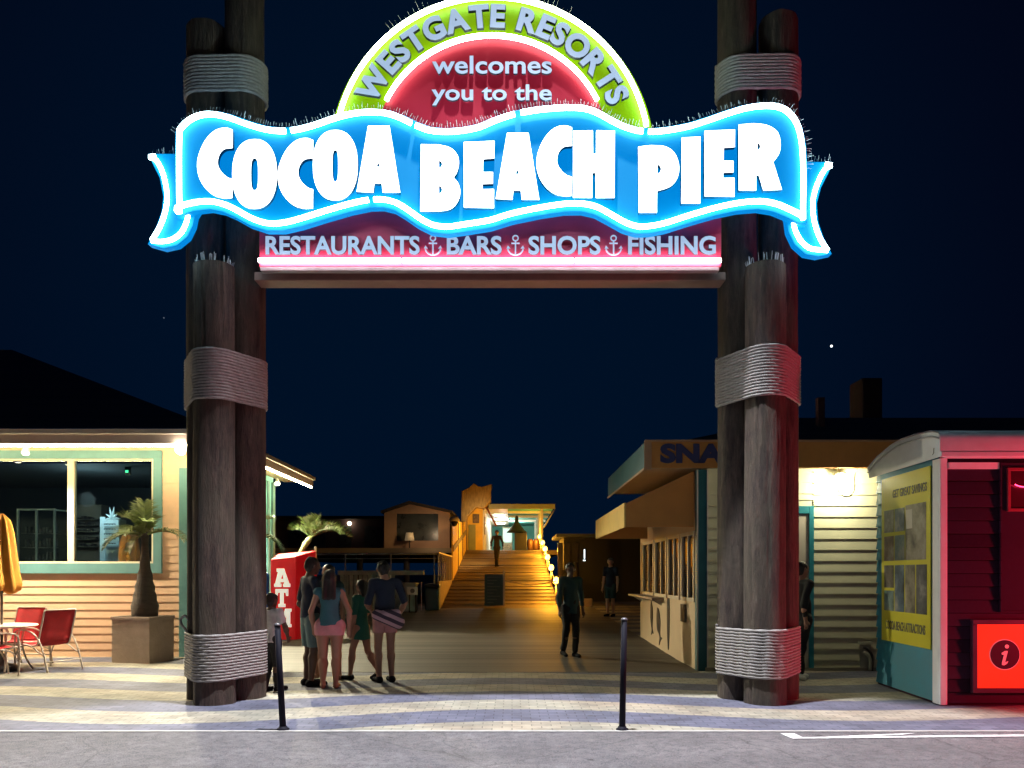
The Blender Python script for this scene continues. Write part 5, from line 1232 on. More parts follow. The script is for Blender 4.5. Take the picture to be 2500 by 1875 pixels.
tag(hr.build('handrail', mat('post_warm', (0.5, 0.38, 0.22, 1), 0.5)), 'low timber handrail linking the amber lanterns on the right of the ramp', 'handrail')
# menu board and rope at the foot of the ramp
t = thing('menu_board', 'dark teal standing board with a pale right edge at the foot of the ramp', 'board', (-.65, 28.3, .35))
a, b = P(1183, 1479, 28.2), P(1228, 1402, 28.2)
MB().box(a.x, b.x, 28.2, 28.28, a.z-.02, b.z).build('panel', mat('board_teal', (0.045, 0.09, 0.10, 1), 0.5, 0.25, 4), t)
MB().box(b.x+.001, b.x+.07, 28.18, 28.3, a.z-.03, b.z+.12).build('edge_post', mat('board_edge', (0.7, 0.6, 0.45, 1), 0.5), t)
m = MB()
for k in range(9): z = b.z-.12-k*.115; m.box(a.x+.1, b.x-.1-.12*(k % 3), 28.194, 28.199, z, z+.03)
m.build('lettering', mat('board_chalk', (0.13, 0.17, 0.17, 1), 0.6), t)
for i, X in enumerate((1188, 1203, 1214)): pass
pa, pb = P(1229, 1414, 28.2), P(1356, 1419, 28.4)
tag(MB().tube([pa.lerp(pb, k/16)+Vector((0, 0, -.16*math.sin(math.pi*k/16))) for k in range(17)], 0.022, 7).build('barrier_rope', mat('barrier_rope', (0.6, 0.45, 0.28, 1), 0.8)), 'sagging rope from the teal board to the lowest lantern', 'rope')
# barn on the deck
bn_ = thing('beach_hut', 'dim brown gabled hut with a big dark opening on the pier deck', 'hut', (-4.9, 41, RZ1))
hq = lambda X, Y: (P(X, Y, 40).x, P(X, Y, 40).z)
brn = mat('hut_brown', (0.34, 0.20, 0.12, 1), 0.7, 0.2, 1.5)
x0, x1 = hq(938, 0)[0], hq(1098, 0)[0]; xm = hq(1000, 0)[0]; ze = hq(0, 1252)[1]; zr = hq(0, 1231)[1]
ox0, ox1, oz0, oz1 = hq(968, 0)[0], hq(1070, 0)[0], hq(0, 1320)[1], hq(0, 1254)[1]
wl_ = MB(); f2 = lambda a, b, d: Vector((a, d, b))
wl_.prism([(x0, RZ1), (ox0, RZ1), (ox0, oz1), (x0, ze)], 40, 40.1, f2); wl_.prism([(ox1, RZ1), (x1, RZ1), (x1, ze), (ox1, oz1)], 40, 40.1, f2)
wl_.prism([(ox0, oz1), (ox1, oz1), (x1, ze), (xm, zr), (x0, ze)], 40.001, 40.1, f2); wl_.prism([(ox0, RZ1), (ox1, RZ1), (ox1, oz0), (ox0, oz0)], 40.001, 40.1, f2)
wl_.build('wall', brn, bn_)
MB().box(ox0-.05, ox1+.05, 40.35, 40.4, oz0-.05, oz1+.05).build('dark_opening', mat('opening_dark', (0.05, 0.055, 0.055, 1), 0.3, 0.5, 2), bn_)
r_ = MB(); r_.prism([(x0-.15, ze-.02), (xm, zr+.03), (x1+.15, ze-.02), (x1+.15, ze+.10), (xm, zr+.16), (x0-.15, ze+.10)], 39.8, 44, f2); r_.build('roof', dark_w, bn_)
MB().box(x1-.02, x1, 40.1, 44, RZ1, ze-.03).build('side_wall', dark_w, bn_)
c = P(1000, 1310, 39.7); t = thing('table_lamp', 'dim pale shaded lamp glowing before the gabled hut', 'lamp', (c.x, c.y, RZ1))
MB().lathe([(.25, -.20), (.18, .20)], c, 16).build('shade', glow('shade_dim', (0.9, 0.62, 0.32), 0.14, (0.5, 0.4, 0.25, 1)), t); MB().tube([(c.x, c.y, RZ1), c], 0.03, 6).build('stand', dark_w, t)
lamp('hut_light', 'POINT', (c.x+1.2, 38.6, c.z+.2), 40, (1.0, 0.70, 0.42), 0.2)
t = thing('fence_lamp', 'dark lamp with a pale hood on top of the yellow fence by the ramp', 'lamp', P(1108, 1275, 33.5))
c = P(1109, 1274, 33.2); MB().lathe([(.10, .02), (.24, .06), (.16, .20), (.03, .25)], c, 14).build('hood', mat('hood_pale', (.5, .42, .32, 1), .5), t); MB().sphere((c.x, c.y, c.z-.06), .14, 12).build('globe', mat('lamp_globe_dark', (.02, .015, .015, 1), .3), t)
MB().tube([c, (c.x-.12, 33.26, c.z-.3)], .03, 6).build('arm', dark_w, t)
lamp('fence_wash', 'SPOT', (-0.9, 36.5, 4.6), 420, (1.0, 0.66, 0.24), 0.15, (-2.6, 37.5, 3.0), 95, 0.8); lamp('hut_wash', 'SPOT', (-1.6, 40.6, 4.6), 90, (1.0, 0.70, 0.30), 0.15, (-1.8, 43.2, 4.4), 100, 0.8)  # spots without fixtures, added to brighten the yellow fence and hut front
# dark hall further left with a door lamp
hl = thing('pier_hall', 'low dark hall far behind the railing left of the gabled hut', 'building', (-10, 48, RZ1))
a, b = P(655, 1350, 46), P(938, 1268, 46)
MB().box(a.x-3, b.x, 46, 52, RZ1, b.z).build('wall', mat('hall_maroon', (0.09, 0.05, 0.055, 1), 0.8, 0.2, 1), hl)
MB().box(a.x-3.2, b.x+.2, 45.6, 52.2, b.z+.001, b.z+.18).build('roof', dark_w, hl)
for k in range(4): x = a.x+1.2+k*1.5; MB().box(x, x+.7, 45.95, 45.999, RZ1+.2, RZ1+1.5).build('window', mat('opening_dark', (0.05, 0.055, 0.055, 1)), hl)
c = P(853, 1278, 45.8); t = thing('door_lamp', 'single distant white lamp on the dark hall', 'lamp', c)
MB().sphere(c, 0.12, 12).build('globe', glow('far_lamp', (1.0, 0.85, 0.55), 12), t); MB().box(c.x-.04, c.x+.04, 45.9, 46.0, c.z+.05, c.z+.2).build('bracket', blackp, t)
# metal railing before the deck, picket fence, bins, boxes
steel = mat('rail_steel', (0.42, 0.45, 0.47, 1), 0.35, 0.1, 6, metal=0.4)
t = thing('metal_railing', 'thin pale steel railing across the back of the boardwalk, left of the ramp', 'railing', (-5, 27, .3))
a, b = P(640, 1354, 27), P(1066, 1352, 27)
MB().tube([a, b], 0.028, 7).build('top_rail', steel, t)
MB().tube([a-Vector((0, 0, .16)), b-Vector((0, 0, .16))], 0.014, 6).build('lower_rail', steel, t)
for X in (668, 755, 843, 954, 1060): p = P(X, 1353, 27); MB().tube([(p.x, 27, gz(27)), p], 0.024, 7).build('post', steel, t)
t = thing('picket_fence', 'weathered grey picket fence with a broad top board behind the people', 'fence', (-5, 25, gz(25)))
a, b = P(826, 1412, 25), P(966, 1393, 25); pw = mat('picket_grey', (0.22, 0.22, 0.19, 1), 0.8, 0.3, 5)
MB().box(a.x, b.x+.9, 24.9, 25.25, b.z-.14, b.z).build('top_board', pw, t)
n = 12
for k in range(n):
    x = a.x+.06+(b.x-a.x-.2)*k/(n-1); MB().box(x, x+.11, 25, 25.03, gz(25)+.02, b.z-.141).build('picket', pw, t)
MB().box(a.x, b.x, 25.031, 25.07, gz(25)+.5, gz(25)+.62).build('rail', pw, t)
t = thing('ice_chest', 'pale teal chest with a lid standing beside the picket fence', 'chest', P(978, 1486, 26))
a, b = P(963, 1485, 26), P(992, 1428, 26); pal = mat('chest_pale', (0.36, 0.46, 0.44, 1), 0.55, 0.15, 4)
MB().box(a.x, b.x+.3, 26, 26.7, gz(26), b.z).build('body', pal, t, 0.02); MB().box(a.x-.03, b.x+.33, 25.97, 26.73, b.z+.001, b.z+.07).build('lid', pal, t, 0.01)
t = thing('notice_sign', 'small white notice with a round emblem on two dark legs near the bin', 'sign', P(1007, 1490, 25.6))
a, b = P(994, 1452, 25.6), P(1020, 1433, 25.6)
MB().box(a.x, b.x, 25.6, 25.63, a.z, b.z).build('plate', mat('notice_white', (0.66, 0.68, 0.62, 1), 0.5, 0.1, 9), t)
cx_, cz_ = (a.x+b.x)/2, (a.z+b.z)/2
MB().prism([(cx_+.075*math.cos(k*.393), cz_+.075*math.sin(k*.393)) for k in range(16)], 25.59, 25.599, f2).build('emblem', mat('notice_ink', (0.12, 0.14, 0.12, 1), 0.5), t)
for x in (a.x+.05, b.x-.09): MB().box(x, x+.045, 25.605, 25.64, gz(25.6), a.z-.001).build('leg', dark_w, t)
t = thing('litter_bin', 'dark teal litter bin beside the foot of the ramp railing', 'bin', P(1055, 1490, 26.5))
a, b = P(1037, 1488, 26.5), P(1072, 1436, 26.5); tb = mat('bin_teal', (0.012, 0.06, 0.075, 1), 0.5, 0.2, 5)
MB().box(a.x, b.x, 26.5, 27.0, gz(26.5)+.02, b.z).build('body', tb, t, 0.03); MB().box(a.x-.02, b.x+.02, 26.48, 27.02, b.z+.001, b.z+.14).build('hood', tb, t, 0.04)
MB().box(a.x-.12, a.x-.09, 26.4, 26.45, gz(26.4), b.z+.2).build('side_post', steel, t)
# right of the ramp
sdm = mat('shed_dark', (0.014, 0.013, 0.015, 1), 0.8, 0.3, 1.2)
sh = thing('pier_shed', 'long low dark shed with a flat roof right of the lanterns', 'shed', (4, 35, .3))
a, b = P(1352, 1450, 34.5), P(1600, 1312, 34.5)
MB().box(2.3, b.x+4, 34.5, 38, .3, b.z).build('wall', sdm, sh)
MB().box(1.95, b.x+4.2, 34.0, 38.2, b.z+.001, b.z+.14).build('roof', mat('shed_roof', (0.045, 0.055, 0.065, 1), 0.6, 0.2, 2), sh)
for X in (1362, 1381, 1400): q1 = P(X, 1360, 34.4); MB().box(q1.x, q1.x+.22, 34.42, 34.499, 1.1, 2.9).build('window', mat('shed_pane', (0.035, 0.032, 0.034, 1), 0.2, 0.3, 1), sh)
t = thing('lit_sign', 'small vertical white lit sign on the dark shed', 'sign', P(1427, 1357, 34.4))
a, b = P(1424.5, 1370, 34.4), P(1430, 1340, 34.4)
MB().box(a.x, b.x, 34.42, 34.498, a.z, b.z).build('housing', blackp, t); MB().box(a.x+.02, a.x+.07, 34.40, 34.419, a.z+.12, b.z-.02).build('tube', glow('strip_white', (0.75, 0.9, 1.0), 2.2), t); MB().box(a.x-.02, b.x-.01, 34.40, 34.419, a.z+.01, a.z+.06).build('lower_tube', glow('strip_white', (0.75, 0.9, 1.0), 2.2), t)
a, b = P(1425, 1481, 29), P(1447, 1462, 29)
tag(MB().box(a.x, b.x, 29, 29.4, gz(29), b.z).build('crate', mat('crate_beige', (0.40, 0.30, 0.22, 1), 0.7, 0.2, 5), None, 0.02), 'low beige crate on the boards before the dark shed', 'crate')
for i, X in enumerate((1368, 1408)):
    D = 30.5; p = P(X, 1420, D); t = thing('timber_post', ['dark leaning timber post beside the lowest lantern', 'dark timber post with a pale edge before the shed windows'][i], 'post', (p.x, D, gz(D)), group='timber posts before the shed')
    MB().tube([(p.x, D, gz(D)), (p.x+.05*(1-2*i), D, 1.7+.3*i)], 0.09, 10).build('shaft', dark_w, t)
# night sky objects
t = MB().sphere(P(2030, 845, 900), 1.35, 10).build('bright_star', glow('star_white', (0.9, 0.95, 1.0), 3.0)); tag(t, 'bright white star low in the sky right of the gate', 'star')
t = MB().sphere(P(400, 776, 900), 0.9, 10).build('faint_star', glow('star_faint', (0.5, 0.6, 0.8), 0.16)); tag(t, 'faint star in the sky left of the gate', 'star')
# dim tower block of vents behind the snack bar roof
t = thing('rooftop_unit', 'barely visible reddish vent box on the roof behind the snack bar', 'vent box', (8.4, 18.4, 4.4))
a, b = P(2105, 990, 18.2), P(2155, 922, 18.2)
MB().box(a.x, b.x, 18.2, 18.9, 4.6, b.z).build('box', mat('unit_rust', (0.05, 0.022, 0.026, 1), 0.8, 0.4, 3), t, 0.03); MB().box(a.x+.1, b.x-.1, 18.3, 18.8, 4.0, 4.599).build('stand', dark_w, t)
t = thing('rear_building', 'black roofed building rising behind the snack bar, almost lost in the dark', 'building', (8, 20, 0))
MB().box(4.2, 16, 18.15, 24, 0, 3.9).build('wall', sdm, t); MB().prism([(4.0, 3.901), (16, 3.901), (16, 5.5), (7.0, 4.7)], 18.1, 24.1, f2).build('roof', shingle, t)
# ------------------------------------------------------------------ people: smooth signed-distance bodies meshed with surface nets
def nets(F, org, h):
    ins = F < 0
    c = [ins[i:ins.shape[0]-1+i, j:ins.shape[1]-1+j, k:ins.shape[2]-1+k] for i in (0, 1) for j in (0, 1) for k in (0, 1)]
    s = sum(x.astype(np.int8) for x in c); act = (s > 0) & (s < 8)
    I = np.argwhere(act)
    if len(I) == 0: return None, None
    idx = -np.ones(act.shape, dtype=np.int64); idx[act] = np.arange(len(I))
    acc = np.zeros((len(I), 3)); cnt = np.zeros(len(I))
    cor = [(i, j, k) for i in (0, 1) for j in (0, 1) for k in (0, 1)]
    val = {q: F[I[:, 0]+q[0], I[:, 1]+q[1], I[:, 2]+q[2]] for q in cor}
    for a in cor:
        for ax in range(3):
            if a[ax]: continue
            b = list(a); b[ax] = 1; b = tuple(b); fa, fb = val[a], val[b]; m = (fa < 0) != (fb < 0)
            t = np.where(m, fa/np.where(m, fa-fb, 1), 0)
            for d in range(3): acc[:, d] += np.where(m, a[d]+(t if d == ax else 0), 0)
            cnt += m
    V = org+(I+acc/cnt[:, None])*h
    faces = []
    for ax in range(3):
        sl0 = [slice(1, -1)]*3; sl1 = [slice(1, -1)]*3
        sl0[ax] = slice(0, F.shape[ax]-1); sl1[ax] = slice(1, F.shape[ax])
        A, B = ins[tuple(sl0)], ins[tuple(sl1)]; E = np.argwhere(A != B)
        if len(E) == 0: continue
        sgn = A[tuple(E.T)]; o = np.ones(3, dtype=int); o[ax] = 0; E = E+o
        u, v = (ax+1) % 3, (ax+2) % 3; eu = np.eye(3, dtype=int)[u]; ev = np.eye(3, dtype=int)[v]
        q = [idx[tuple((E-d).T)] for d in (eu*0, eu, eu+ev, ev)]
        Q = np.stack(q, 1); Q[~sgn] = Q[~sgn][:, ::-1]; faces.append(Q)
    return V, np.concatenate(faces)
def sdf_mesh(prims, h, clips=(), k=0.022, fold=None):
    pts = np.array([q for p in prims for q in (p[0], p[1])]); mr = max(max(p[2], p[3]) for p in prims)+3*h+k
    lo = pts.min(0)-mr; hi = pts.max(0)+mr; n = np.ceil((hi-lo)/h).astype(int)+1
    F = np.full(n, 0.5, dtype=np.float32)
    for p in prims:
        a, b = np.array(p[0], float), np.array(p[1], float); ra, rb = p[2], p[3]
        sq = p[4] if len(p) > 4 and p[4] else 1.0; kk = p[5] if len(p) > 5 else k
        m = max(ra, rb)*max(sq, 1)+kk+3*h
        i0 = np.maximum(((np.minimum(a, b)-m-lo)/h).astype(int), 0); i1 = np.minimum(((np.maximum(a, b)+m-lo)/h).astype(int)+2, n)
        ax = [lo[d]+np.arange(i0[d], i1[d])*h for d in range(3)]
        X, Y, Z = np.meshgrid(*ax, indexing='ij')
        ab = b-a; L2 = max(ab@ab, 1e-9)
        t = np.clip(((X-a[0])*ab[0]+(Y-a[1])*ab[1]+(Z-a[2])*ab[2])/L2, 0, 1)
        dx, dy, dz = X-a[0]-t*ab[0], (Y-a[1]-t*ab[1])/sq, Z-a[2]-t*ab[2]
        d = (np.sqrt(dx*dx+dy*dy+dz*dz)-(ra+(rb-ra)*t)).astype(np.float32)
        s = (slice(i0[0], i1[0]), slice(i0[1], i1[1]), slice(i0[2], i1[2]))
        o = F[s]; hh = np.maximum(kk-np.abs(o-d), 0)/max(kk, 1e-6); F[s] = np.minimum(o, d)-hh*hh*kk*0.25
    if fold:
        X, Y, Z = np.meshgrid(*[lo[d]+np.arange(n[d])*h for d in range(3)], indexing='ij')
        a_, f_, zs = fold
        F = F+(a_*(np.sin(f_*X+2.1*np.sin(f_*.31*zs*Z)+1.3)*np.cos(f_*.8*Y+.7)+.6*np.sin(f_*.55*zs*Z+f_*.7*X+2*np.sin(f_*.4*Y)))).astype(np.float32)
    if clips:
        X, Y, Z = np.meshgrid(*[lo[d]+np.arange(n[d])*h for d in range(3)], indexing='ij')
        for f in clips: F = np.maximum(F, f(X, Y, Z).astype(np.float32))
    F[[0, -1]] = .5; F[:, [0, -1]] = .5; F[:, :, [0, -1]] = .5
    return nets(F, lo, h)
FOLDS = {'shirt': (.005, 26, 1.3), 'dress': (.008, 26, .6), 'shorts': (.006, 30, .8), 'trousers': (.006, 30, 1.4), 'hair': (.005, 75, .25)}
def sdf_obj(prims, h, name, m, parent, clips=(), k=0.022, fold=None):
    if fold is None and name in FOLDS: fold = FOLDS[name]
    V, Q = sdf_mesh(prims, h, clips, k, fold)
    if V is None: return None
    me = bpy.data.meshes.new(name); me.from_pydata(V.tolist(), [], Q.tolist()); me.polygons.foreach_set('use_smooth', [True]*len(me.polygons)); me.update()
    return link_mesh(me, name, m, parent)
def lerp(a, b, t): return tuple(a[i]+(b[i]-a[i])*t for i in range(3))
def person(label, X, Yf, D, H, rz_, top, bottom, hair, skin, J=None, top_hem=.50, sleeve=.55, short_to=.75, shoes=None, long_hair=0, wide=1.0, hipw=1.0, res=0.0095, base=None, group=None, extra=None, skirt=False, bun=False, slim=1.0):
    p = P(X, 0, D); z0 = base if base is not None else gz(D)
    t = thing('person', label, 'person', (p.x, D, z0), rz_, group, local=True)
    j = dict(head=(0, 0, .935), neck=(0, -.008, .862), chest=(0, 0, .755), waist=(0, .002, .64), pelvis=(0, 0, .53))
    for s, n in ((-1, 'L'), (1, 'R')):
        j.update({'sh'+n: (s*.098*wide, -.004, .812), 'el'+n: (s*.128*wide, -.012, .635), 'wr'+n: (s*.135*wide, .022, .492),
                  'hip'+n: (s*.048*hipw, 0, .52), 'kn'+n: (s*.052, .010, .285), 'an'+n: (s*.052, -.012, .045), 'to'+n: (s*.062, .088, .018)})
    if J: j.update(J)
    j = {k: tuple(c*H for c in v) for k, v in j.items()}
    f = H/1.75*slim; A = lambda q, d: (q[0]+d[0]*f, q[1]+d[1]*f, q[2]+d[2]*f)
    hd = j['head']
    B = [(A(hd, (0, -.012, .022)), A(hd, (0, .004, .018)), .086*f, .084*f, None), (A(hd, (0, .022, -.01)), A(hd, (0, .044, -.088)), .066*f, .038*f, None, .03),
         (A(hd, (0, .092, -.012)), A(hd, (0, .104, -.036)), .011*f, .015*f, None, .02), (A(hd, (-.022, .078, -.068)), A(hd, (.022, .078, -.068)), .010*f, .010*f, None, .015)]
    for s in (-1, 1):
        B += [(A(hd, (s*.086, -.008, .0)), A(hd, (s*.088, -.012, -.03)), .017*f, .012*f, None, .008), (A(hd, (s*.03, .075, .022)), A(hd, (s*.045, .068, .022)), .012*f, .010*f, None, .015)]
    B += [(A(j['neck'], (0, 0, -.03)), A(hd, (0, -.012, -.05)), .056*f, .053*f, None, .03)]
    torso = [(lerp(j['chest'], j['neck'], .35), j['chest'], .098*f*wide, .125*f*wide, .72), (j['chest'], j['waist'], .125*f*wide, .108*f*wide, .74), (j['waist'], j['pelvis'], .108*f*wide, .125*f*hipw, .80, .05)]
    for n in 'LR': torso.append((lerp(j['chest'], j['neck'], .5), j['sh'+n], .060*f, .054*f, .9, .05))
    B += torso
    arms, legs, feet = [], [], []
    for n in 'LR':
        sh, el, wr = j['sh'+n], j['el'+n], j['wr'+n]
        arms += [(sh, el, .050*f, .038*f, None, .03), (el, lerp(el, wr, .35), .038*f, .040*f), (lerp(el, wr, .35), wr, .040*f, .025*f)]
        hp, kn, an, to = j['hip'+n], j['kn'+n], j['an'+n], j['to'+n]
        legs += [(hp, kn, .088*f*hipw, .052*f*hipw, None, .03), (kn, lerp(kn, an, .32), .052*f, .055*f*hipw), (lerp(kn, an, .32), an, .055*f*hipw, .034*f)]
        cf = lerp(kn, an, .3); legs.append((A(cf, (0, -.018, .02)), A(cf, (0, -.014, -.06)), .045*f, .032*f, None, .03))
        feet += [(A(an, (0, -.028, -.035)), to, .036*f, .026*f, None, .02), (an, A(an, (0, -.02, -.03)), .034*f, .036*f, None, .02), (to, A(to, (0.01, .02, -.004)), .028*f, .018*f, None, .015)]
    hands = []
    for n in 'LR':
        el, wr = Vector(j['el'+n]), Vector(j['wr'+n]); d = (wr-el).normalized(); s = -1 if n == 'L' else 1
        side = Vector((0, 1, 0)); side = (side-d*side.dot(d)).normalized(); inn = d.cross(side)*(s)
        pc = wr+d*.045*f; hands += [(tuple(wr), tuple(wr+d*.075*f), .024*f, .033*f, None, .012)]
        for q in range(4):
            b0 = wr+d*.082*f+side*(.026-.0175*q)*f; ln = (.062, .072, .068, .052)[q]*f; md = b0+(d*.9+inn*-.12).normalized()*ln*.55; e = md+(d*.75-inn*.5).normalized()*ln*.5
            hands += [(tuple(b0), tuple(md), .0092*f, .0085*f, None, .003), (tuple(md), tuple(e), .0085*f, .0072*f, None, .003)]
        b0 = wr+d*.035*f+side*.026*f; md = b0+(side*.8+d*.7).normalized()*.036*f; e = md+(d*1+side*.2).normalized()*.030*f
        hands += [(tuple(b0), tuple(md), .012*f, .0105*f, None, .006), (tuple(md), tuple(e), .0105*f, .008*f, None, .004)]
    B += arms+legs+feet+hands
    sdf_obj(B, res, 'body', skin, t)
    infl = lambda L, g: [(q[0], q[1], q[2]+g, q[3]+g)+tuple(q[4:]) for q in L]
    if top is not None:
        gar = infl(torso, .014)
        for n in 'LR':
            sh, el, wr = j['sh'+n], j['el'+n], j['wr'+n]
            if sleeve > 0: gar.append((sh, lerp(sh, el, min(sleeve, 1)), .060*f, .055*f, None, .02))
            if sleeve > 1: gar.append((el, lerp(el, wr, sleeve-1), .050*f, .042*f, None, .02))
        pv = j['pelvis']; gar.append((j['waist'], (pv[0], pv[1], top_hem*H-.05), .118*f*wide, (.150 if skirt else .156)*f*hipw, .84, .04))
        if skirt: gar.append((pv, (pv[0], pv[1], top_hem*H-.03), .13*f, .155*f, .9, .03))
        nk = j['neck']
        sdf_obj(gar, res, 'shirt' if not skirt else 'dress', top, t, [lambda X_, Y_, Z_: (top_hem*H+.012*np.sin(X_*30)*0.4)-Z_, lambda X_, Y_, Z_: Z_-(nk[2]-.028*f+.3*(np.abs(X_-nk[0])-.05))])
    if bottom is not None:
        gar = infl([torso[2]], .010)+[(j['waist'], j['pelvis'], .108*f, .128*f*hipw, .84)]; hem = []
        for n in 'LR':
            hp, kn, an = j['hip'+n], j['kn'+n], j['an'+n]
            if short_to <= 1: gar.append((hp, lerp(hp, kn, short_to), .100*f*hipw, .086*f*hipw, None, .025))
            else:
                gar += [(hp, kn, .100*f*hipw, .068*f, None, .025), (kn, lerp(kn, an, short_to-1), .068*f, .056*f)]
        if short_to <= 1:
            hz = (j['hipL'][2]+(j['knL'][2]-j['hipL'][2])*short_to); cl = [lambda X_, Y_, Z_: hz-Z_]
        else: cl = []
        wz = j['waist'][2]-.02; cl.append(lambda X_, Y_, Z_: Z_-wz)
        sdf_obj(gar, res, 'shorts' if short_to <= 1 else 'trousers', bottom, t, cl)
    if hair is not None:
        hp_ = [(A(hd, (0, -.018, .028)), A(hd, (0, -.006, .028)), .094*f, .090*f, None), (A(hd, (0, -.05, -.02)), A(hd, (0, -.045, -.05)), .070*f, .055*f, None)]
        fc = lambda X_, Y_, Z_: np.minimum((Y_-hd[1])-.045*f, hd[2]+.035*f-Z_)+np.maximum(0, 0)
        cl = [lambda X_, Y_, Z_: np.minimum(Y_-(hd[1]+.030*f), (hd[2]+.040*f)-Z_), lambda X_, Y_, Z_: (hd[2]-(.10 if not long_hair else 9)*f)-Z_]
        if long_hair:
            for dx in (-.045, 0, .045): hp_.append((A(hd, (dx, -.055, -.02)), A(hd, (dx*1.5, -.098, -long_hair)), .062*f, .034*f, .8, .03))
        if bun: hp_.append((A(hd, (0, -.105, .05)), A(hd, (0, -.11, .04)), .04*f, .04*f))
        sdf_obj(hp_, res, 'hair', hair, t, cl)
    ey = MB()
    for s in (-1, 1): ey.sphere(A(hd, (s*.032, .079, .004)), .011*f, 8)
    ey.build('eye', mat('eye_dark', (0.05, 0.04, 0.035, 1), 0.2), t)
    if shoes is not None:
        for n in 'LR':
            an, to = j['an'+n], j['to'+n]
            so_ = [(A(an, (0, -.032, -.036)), to, .045*f, .034*f, None, .02), (to, A(to, (0, .025, .0)), .034*f, .028*f, None, .02), (A(an, (0, -.005, -.02)), A(an, (0, -.02, -.04)), .044*f, .048*f, None, .02)]
            sdf_obj(so_, res, 'shoe', shoes, t, [lambda X_, Y_, Z_, zz=min(an[2], to[2]+.03)+.012*f: Z_-zz-.035*f, lambda X_, Y_, Z_, zz=min(to[2]-.030*f, an[2]-.079*f): zz-Z_])
    return t
tan_s = mat('skin_tan', (0.36, 0.18, 0.12, 1), 0.5, 0.08, 6); dk_s = mat('skin_deep', (0.10, 0.055, 0.04, 1), 0.5, 0.1, 6); lt_s = mat('skin_fair', (0.50, 0.28, 0.20, 1), 0.5, 0.08, 6)
hair_d = mat('hair_dark', (0.012, 0.010, 0.010, 1), 0.5, 0.4, 40, 0.6, 80, (1, 1, .15)); hair_g = mat('hair_grey', (0.16, 0.14, 0.13, 1), 0.6, 0.3, 40, 0.5, 80)
def cloth(nm, c, v=0.18): return mat(nm, c+(1,), 0.85, v, 7, 0.35, 60)
navy = cloth('navy_cotton', (0.012, 0.020, 0.045)); dkt = cloth('dark_teal_cotton', (0.015, 0.05, 0.06)); tealc = cloth('teal_cotton', (0.045, 0.15, 0.18)); pinkc = cloth('pink_cotton', (0.62, 0.26, 0.29)); grn = cloth('green_cotton', (0.012, 0.11, 0.075))
salm = cloth('salmon_cotton', (0.52, 0.24, 0.24)); gryc = cloth('grey_teal_cotton', (0.12, 0.19, 0.20)); whc = cloth('grey_white_cotton', (0.58, 0.58, 0.62), .35); blkc = cloth('black_cotton', (0.012, 0.012, 0.015)); shoe_d = mat('shoe_dark', (0.014, 0.014, 0.018, 1), 0.9, 0.3, 20, spec=0.1); shoe_w = mat('shoe_white', (0.6, 0.6, 0.58, 1), 0.5)
person('small child in grey and white T-shirt and dark trousers beside the left piles', 664, 0, 10.28, 1.28, R(-25), whc, blkc, hair_d, dk_s,
       dict(anL=(-.045, -.05, .045), toL=(-.055, .045, .018), knL=(-.05, .012, .285), anR=(.05, .03, .045), toR=(.06, .13, .018), elR=(.15, .03, .66), wrR=(.12, .10, .56)), .50, .6, 1.95, shoe_d, slim=1.12, res=0.0085)
person('man in dark shirt, grey knee shorts and dark sandals, leftmost of the group', 757, 0, 10.75, 1.78, R(-55), navy, gryc, hair_d, dk_s,
       dict(shL=(-.112, 0, .815), elL=(-.15, -.03, .63), wrL=(-.11, .07, .53), elR=(.14, .02, .64), wrR=(.09, .12, .58), head=(0, .022, .932)), .53, .75, .92, shoe_d, wide=1.12, hipw=1.05)
person('woman in teal top and short pink shorts with long dark hair, seen from behind', 805, 0, 10.5, 1.60, R(4), tealc, pinkc, hair_d, tan_s,
       dict(elL=(-.155, .0, .65), wrL=(-.14, .04, .50), elR=(.165, -.01, .65), wrR=(.155, .02, .50), knL=(-.056, .012, .285), anL=(-.054, -.012, .045), anR=(.052, -.01, .045)), .535, .0, .30, None, .30, .98, 1.28)
person('person almost hidden behind the woman in pink shorts, only legs and head edge showing', 801, 0, 11.45, 1.68, R(178), dkt, dkt, hair_d, tan_s,
       dict(knL=(-.085, .01, .285), anL=(-.095, -.012, .045), toL=(-.115, .075, .018), knR=(.085, .01, .285), anR=(.10, -.012, .045), toR=(.13, .075, .018)), .50, .55, .5, None)
person('girl in long dark green shirt stepping with one heel lifted beside the striped towel', 882, 0, 11.35, 1.46, R(62), grn, None, hair_d, tan_s,
       dict(hipL=(-.045, 0, .52), knL=(-.05, .07, .30), anL=(-.05, .10, .045), toL=(-.05, .19, .018), knR=(.05, -.04, .29), anR=(.05, -.165, .10), toR=(.05, -.10, .022), elR=(.13, .03, .66), wrR=(.10, .10, .56)), .405, .8, .6, shoe_d, .16, .95, 1.05, skirt=True)
mb = person('man in navy shirt, salmon shorts and dark trainers with a striped towel at his hip', 940, 0, 11.1, 1.74, R(28), navy, salm, hair_d, tan_s,
       dict(elR=(.165, -.02, .65), wrR=(.13, .05, .53), elL=(-.15, .0, .64), wrL=(-.08, .10, .58), head=(-.01, .03, .928), knL=(-.05, .03, .29), anL=(-.05, .0, .045)), .515, .9, .50, shoe_d, wide=1.05, hipw=1.0)
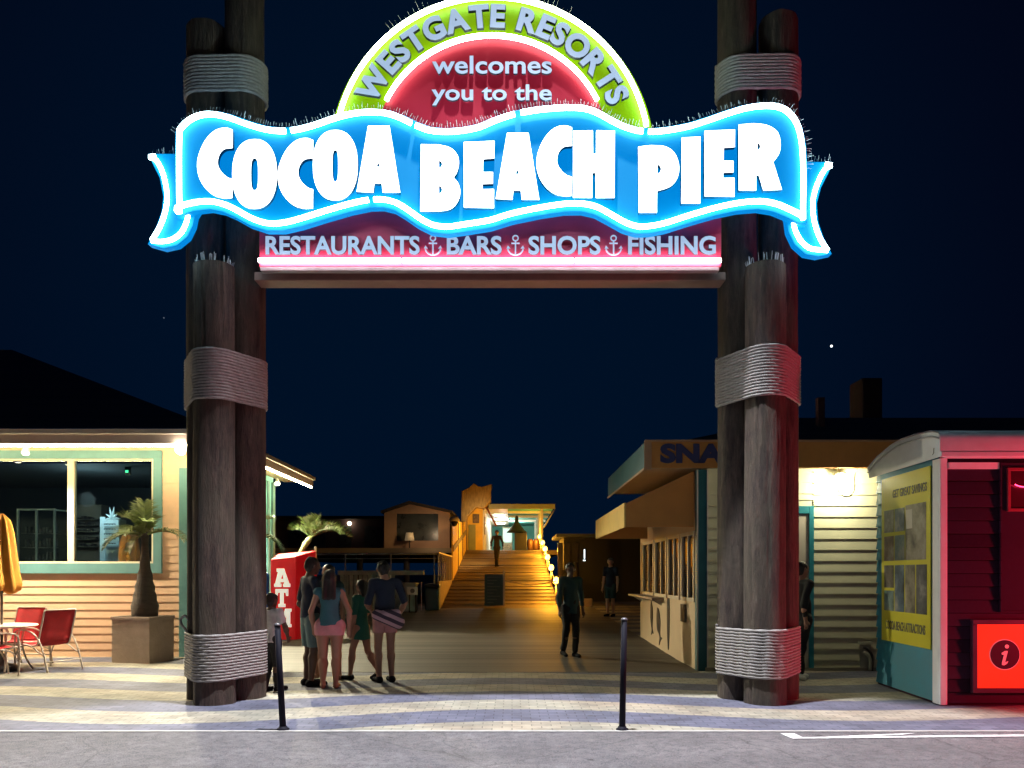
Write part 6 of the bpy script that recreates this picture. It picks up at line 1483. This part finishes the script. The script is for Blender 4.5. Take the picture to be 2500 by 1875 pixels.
# striped towel roll held at the hip
def stripes():
    m, t, b, N, L = node_mat('striped_towel'); p = pos_nodes(t); s_ = N('ShaderNodeSeparateXYZ'); L(p, s_.inputs[0])
    v = math_n(t, 'FRACT', math_n(t, 'MULTIPLY', math_n(t, 'ADD', s_.outputs[2], math_n(t, 'MULTIPLY', s_.outputs[0], 0.45)), 9.0))
    L(ramp_n(t, v, [(.48, (0.05, 0.03, 0.05, 1)), (.54, (0.50, 0.30, 0.34, 1))]), b.inputs['Base Color']); b.inputs['Roughness'].default_value = 0.9; return m
c = P(946, 1510, 10.93)
o = sdf_obj([((c.x-.15, c.y, c.z+.05), (c.x+.14, c.y+.02, c.z-.05), .075, .10, .8), ((c.x-.02, c.y, c.z+.04), (c.x+.13, c.y+.03, c.z+.07), .085, .06)], .01, 'striped_towel', stripes(), None)
tag(o, 'rolled striped towel carried at the hip of the man in salmon shorts', 'towel')
person('lone figure in dark teal clothes walking right of the ramp foot', 1393, 0, 14.4, 1.74, R(-160), dkt, blkc, hair_d, dk_s,
       dict(knL=(-.04, .05, .29), anL=(-.04, .03, .045), toL=(-.045, .115, .018), knR=(.04, -.02, .285), anR=(.045, -.09, .06), toR=(.05, -.01, .018)), .46, 1.6, 1.9, shoe_d, res=.011)
person('dim figure with pale bag strap standing far back before the shed', 1490, 0, 24.0, 1.80, R(150), navy, dkt, hair_g, lt_s, None, .50, .6, .9, shoe_d, res=.013)
person('man in a dark suit walking down the ramp towards the gate', 1213, 0, 37.2, 1.74, R(170), blkc, blkc, hair_d, dk_s,
       dict(elL=(-.16, -.03, .66), wrL=(-.17, .0, .53), elR=(.165, -.02, .66), wrR=(.155, .03, .53), knL=(-.03, .03, .285), anL=(-.025, .03, .05), knR=(.03, -.01, .285), anR=(.03, -.05, .05), toR=(.035, .03, .018)), .50, 1.7, 1.95, shoe_d, base=rz(37.2), res=.013)
person('person in dark clothes and pale soled trainers half hidden behind the right piles', 1958, 0, 11.35, 1.72, R(-72), blkc, blkc, hair_d, tan_s,
       dict(knL=(-.05, .03, .285), anL=(-.05, .02, .045), knR=(.05, -.045, .285), anR=(.05, -.11, .06), toR=(.055, -.03, .018), elR=(.11, -.07, .64), wrR=(.12, -.06, .52)), .50, 1.7, 1.93, shoe_w)
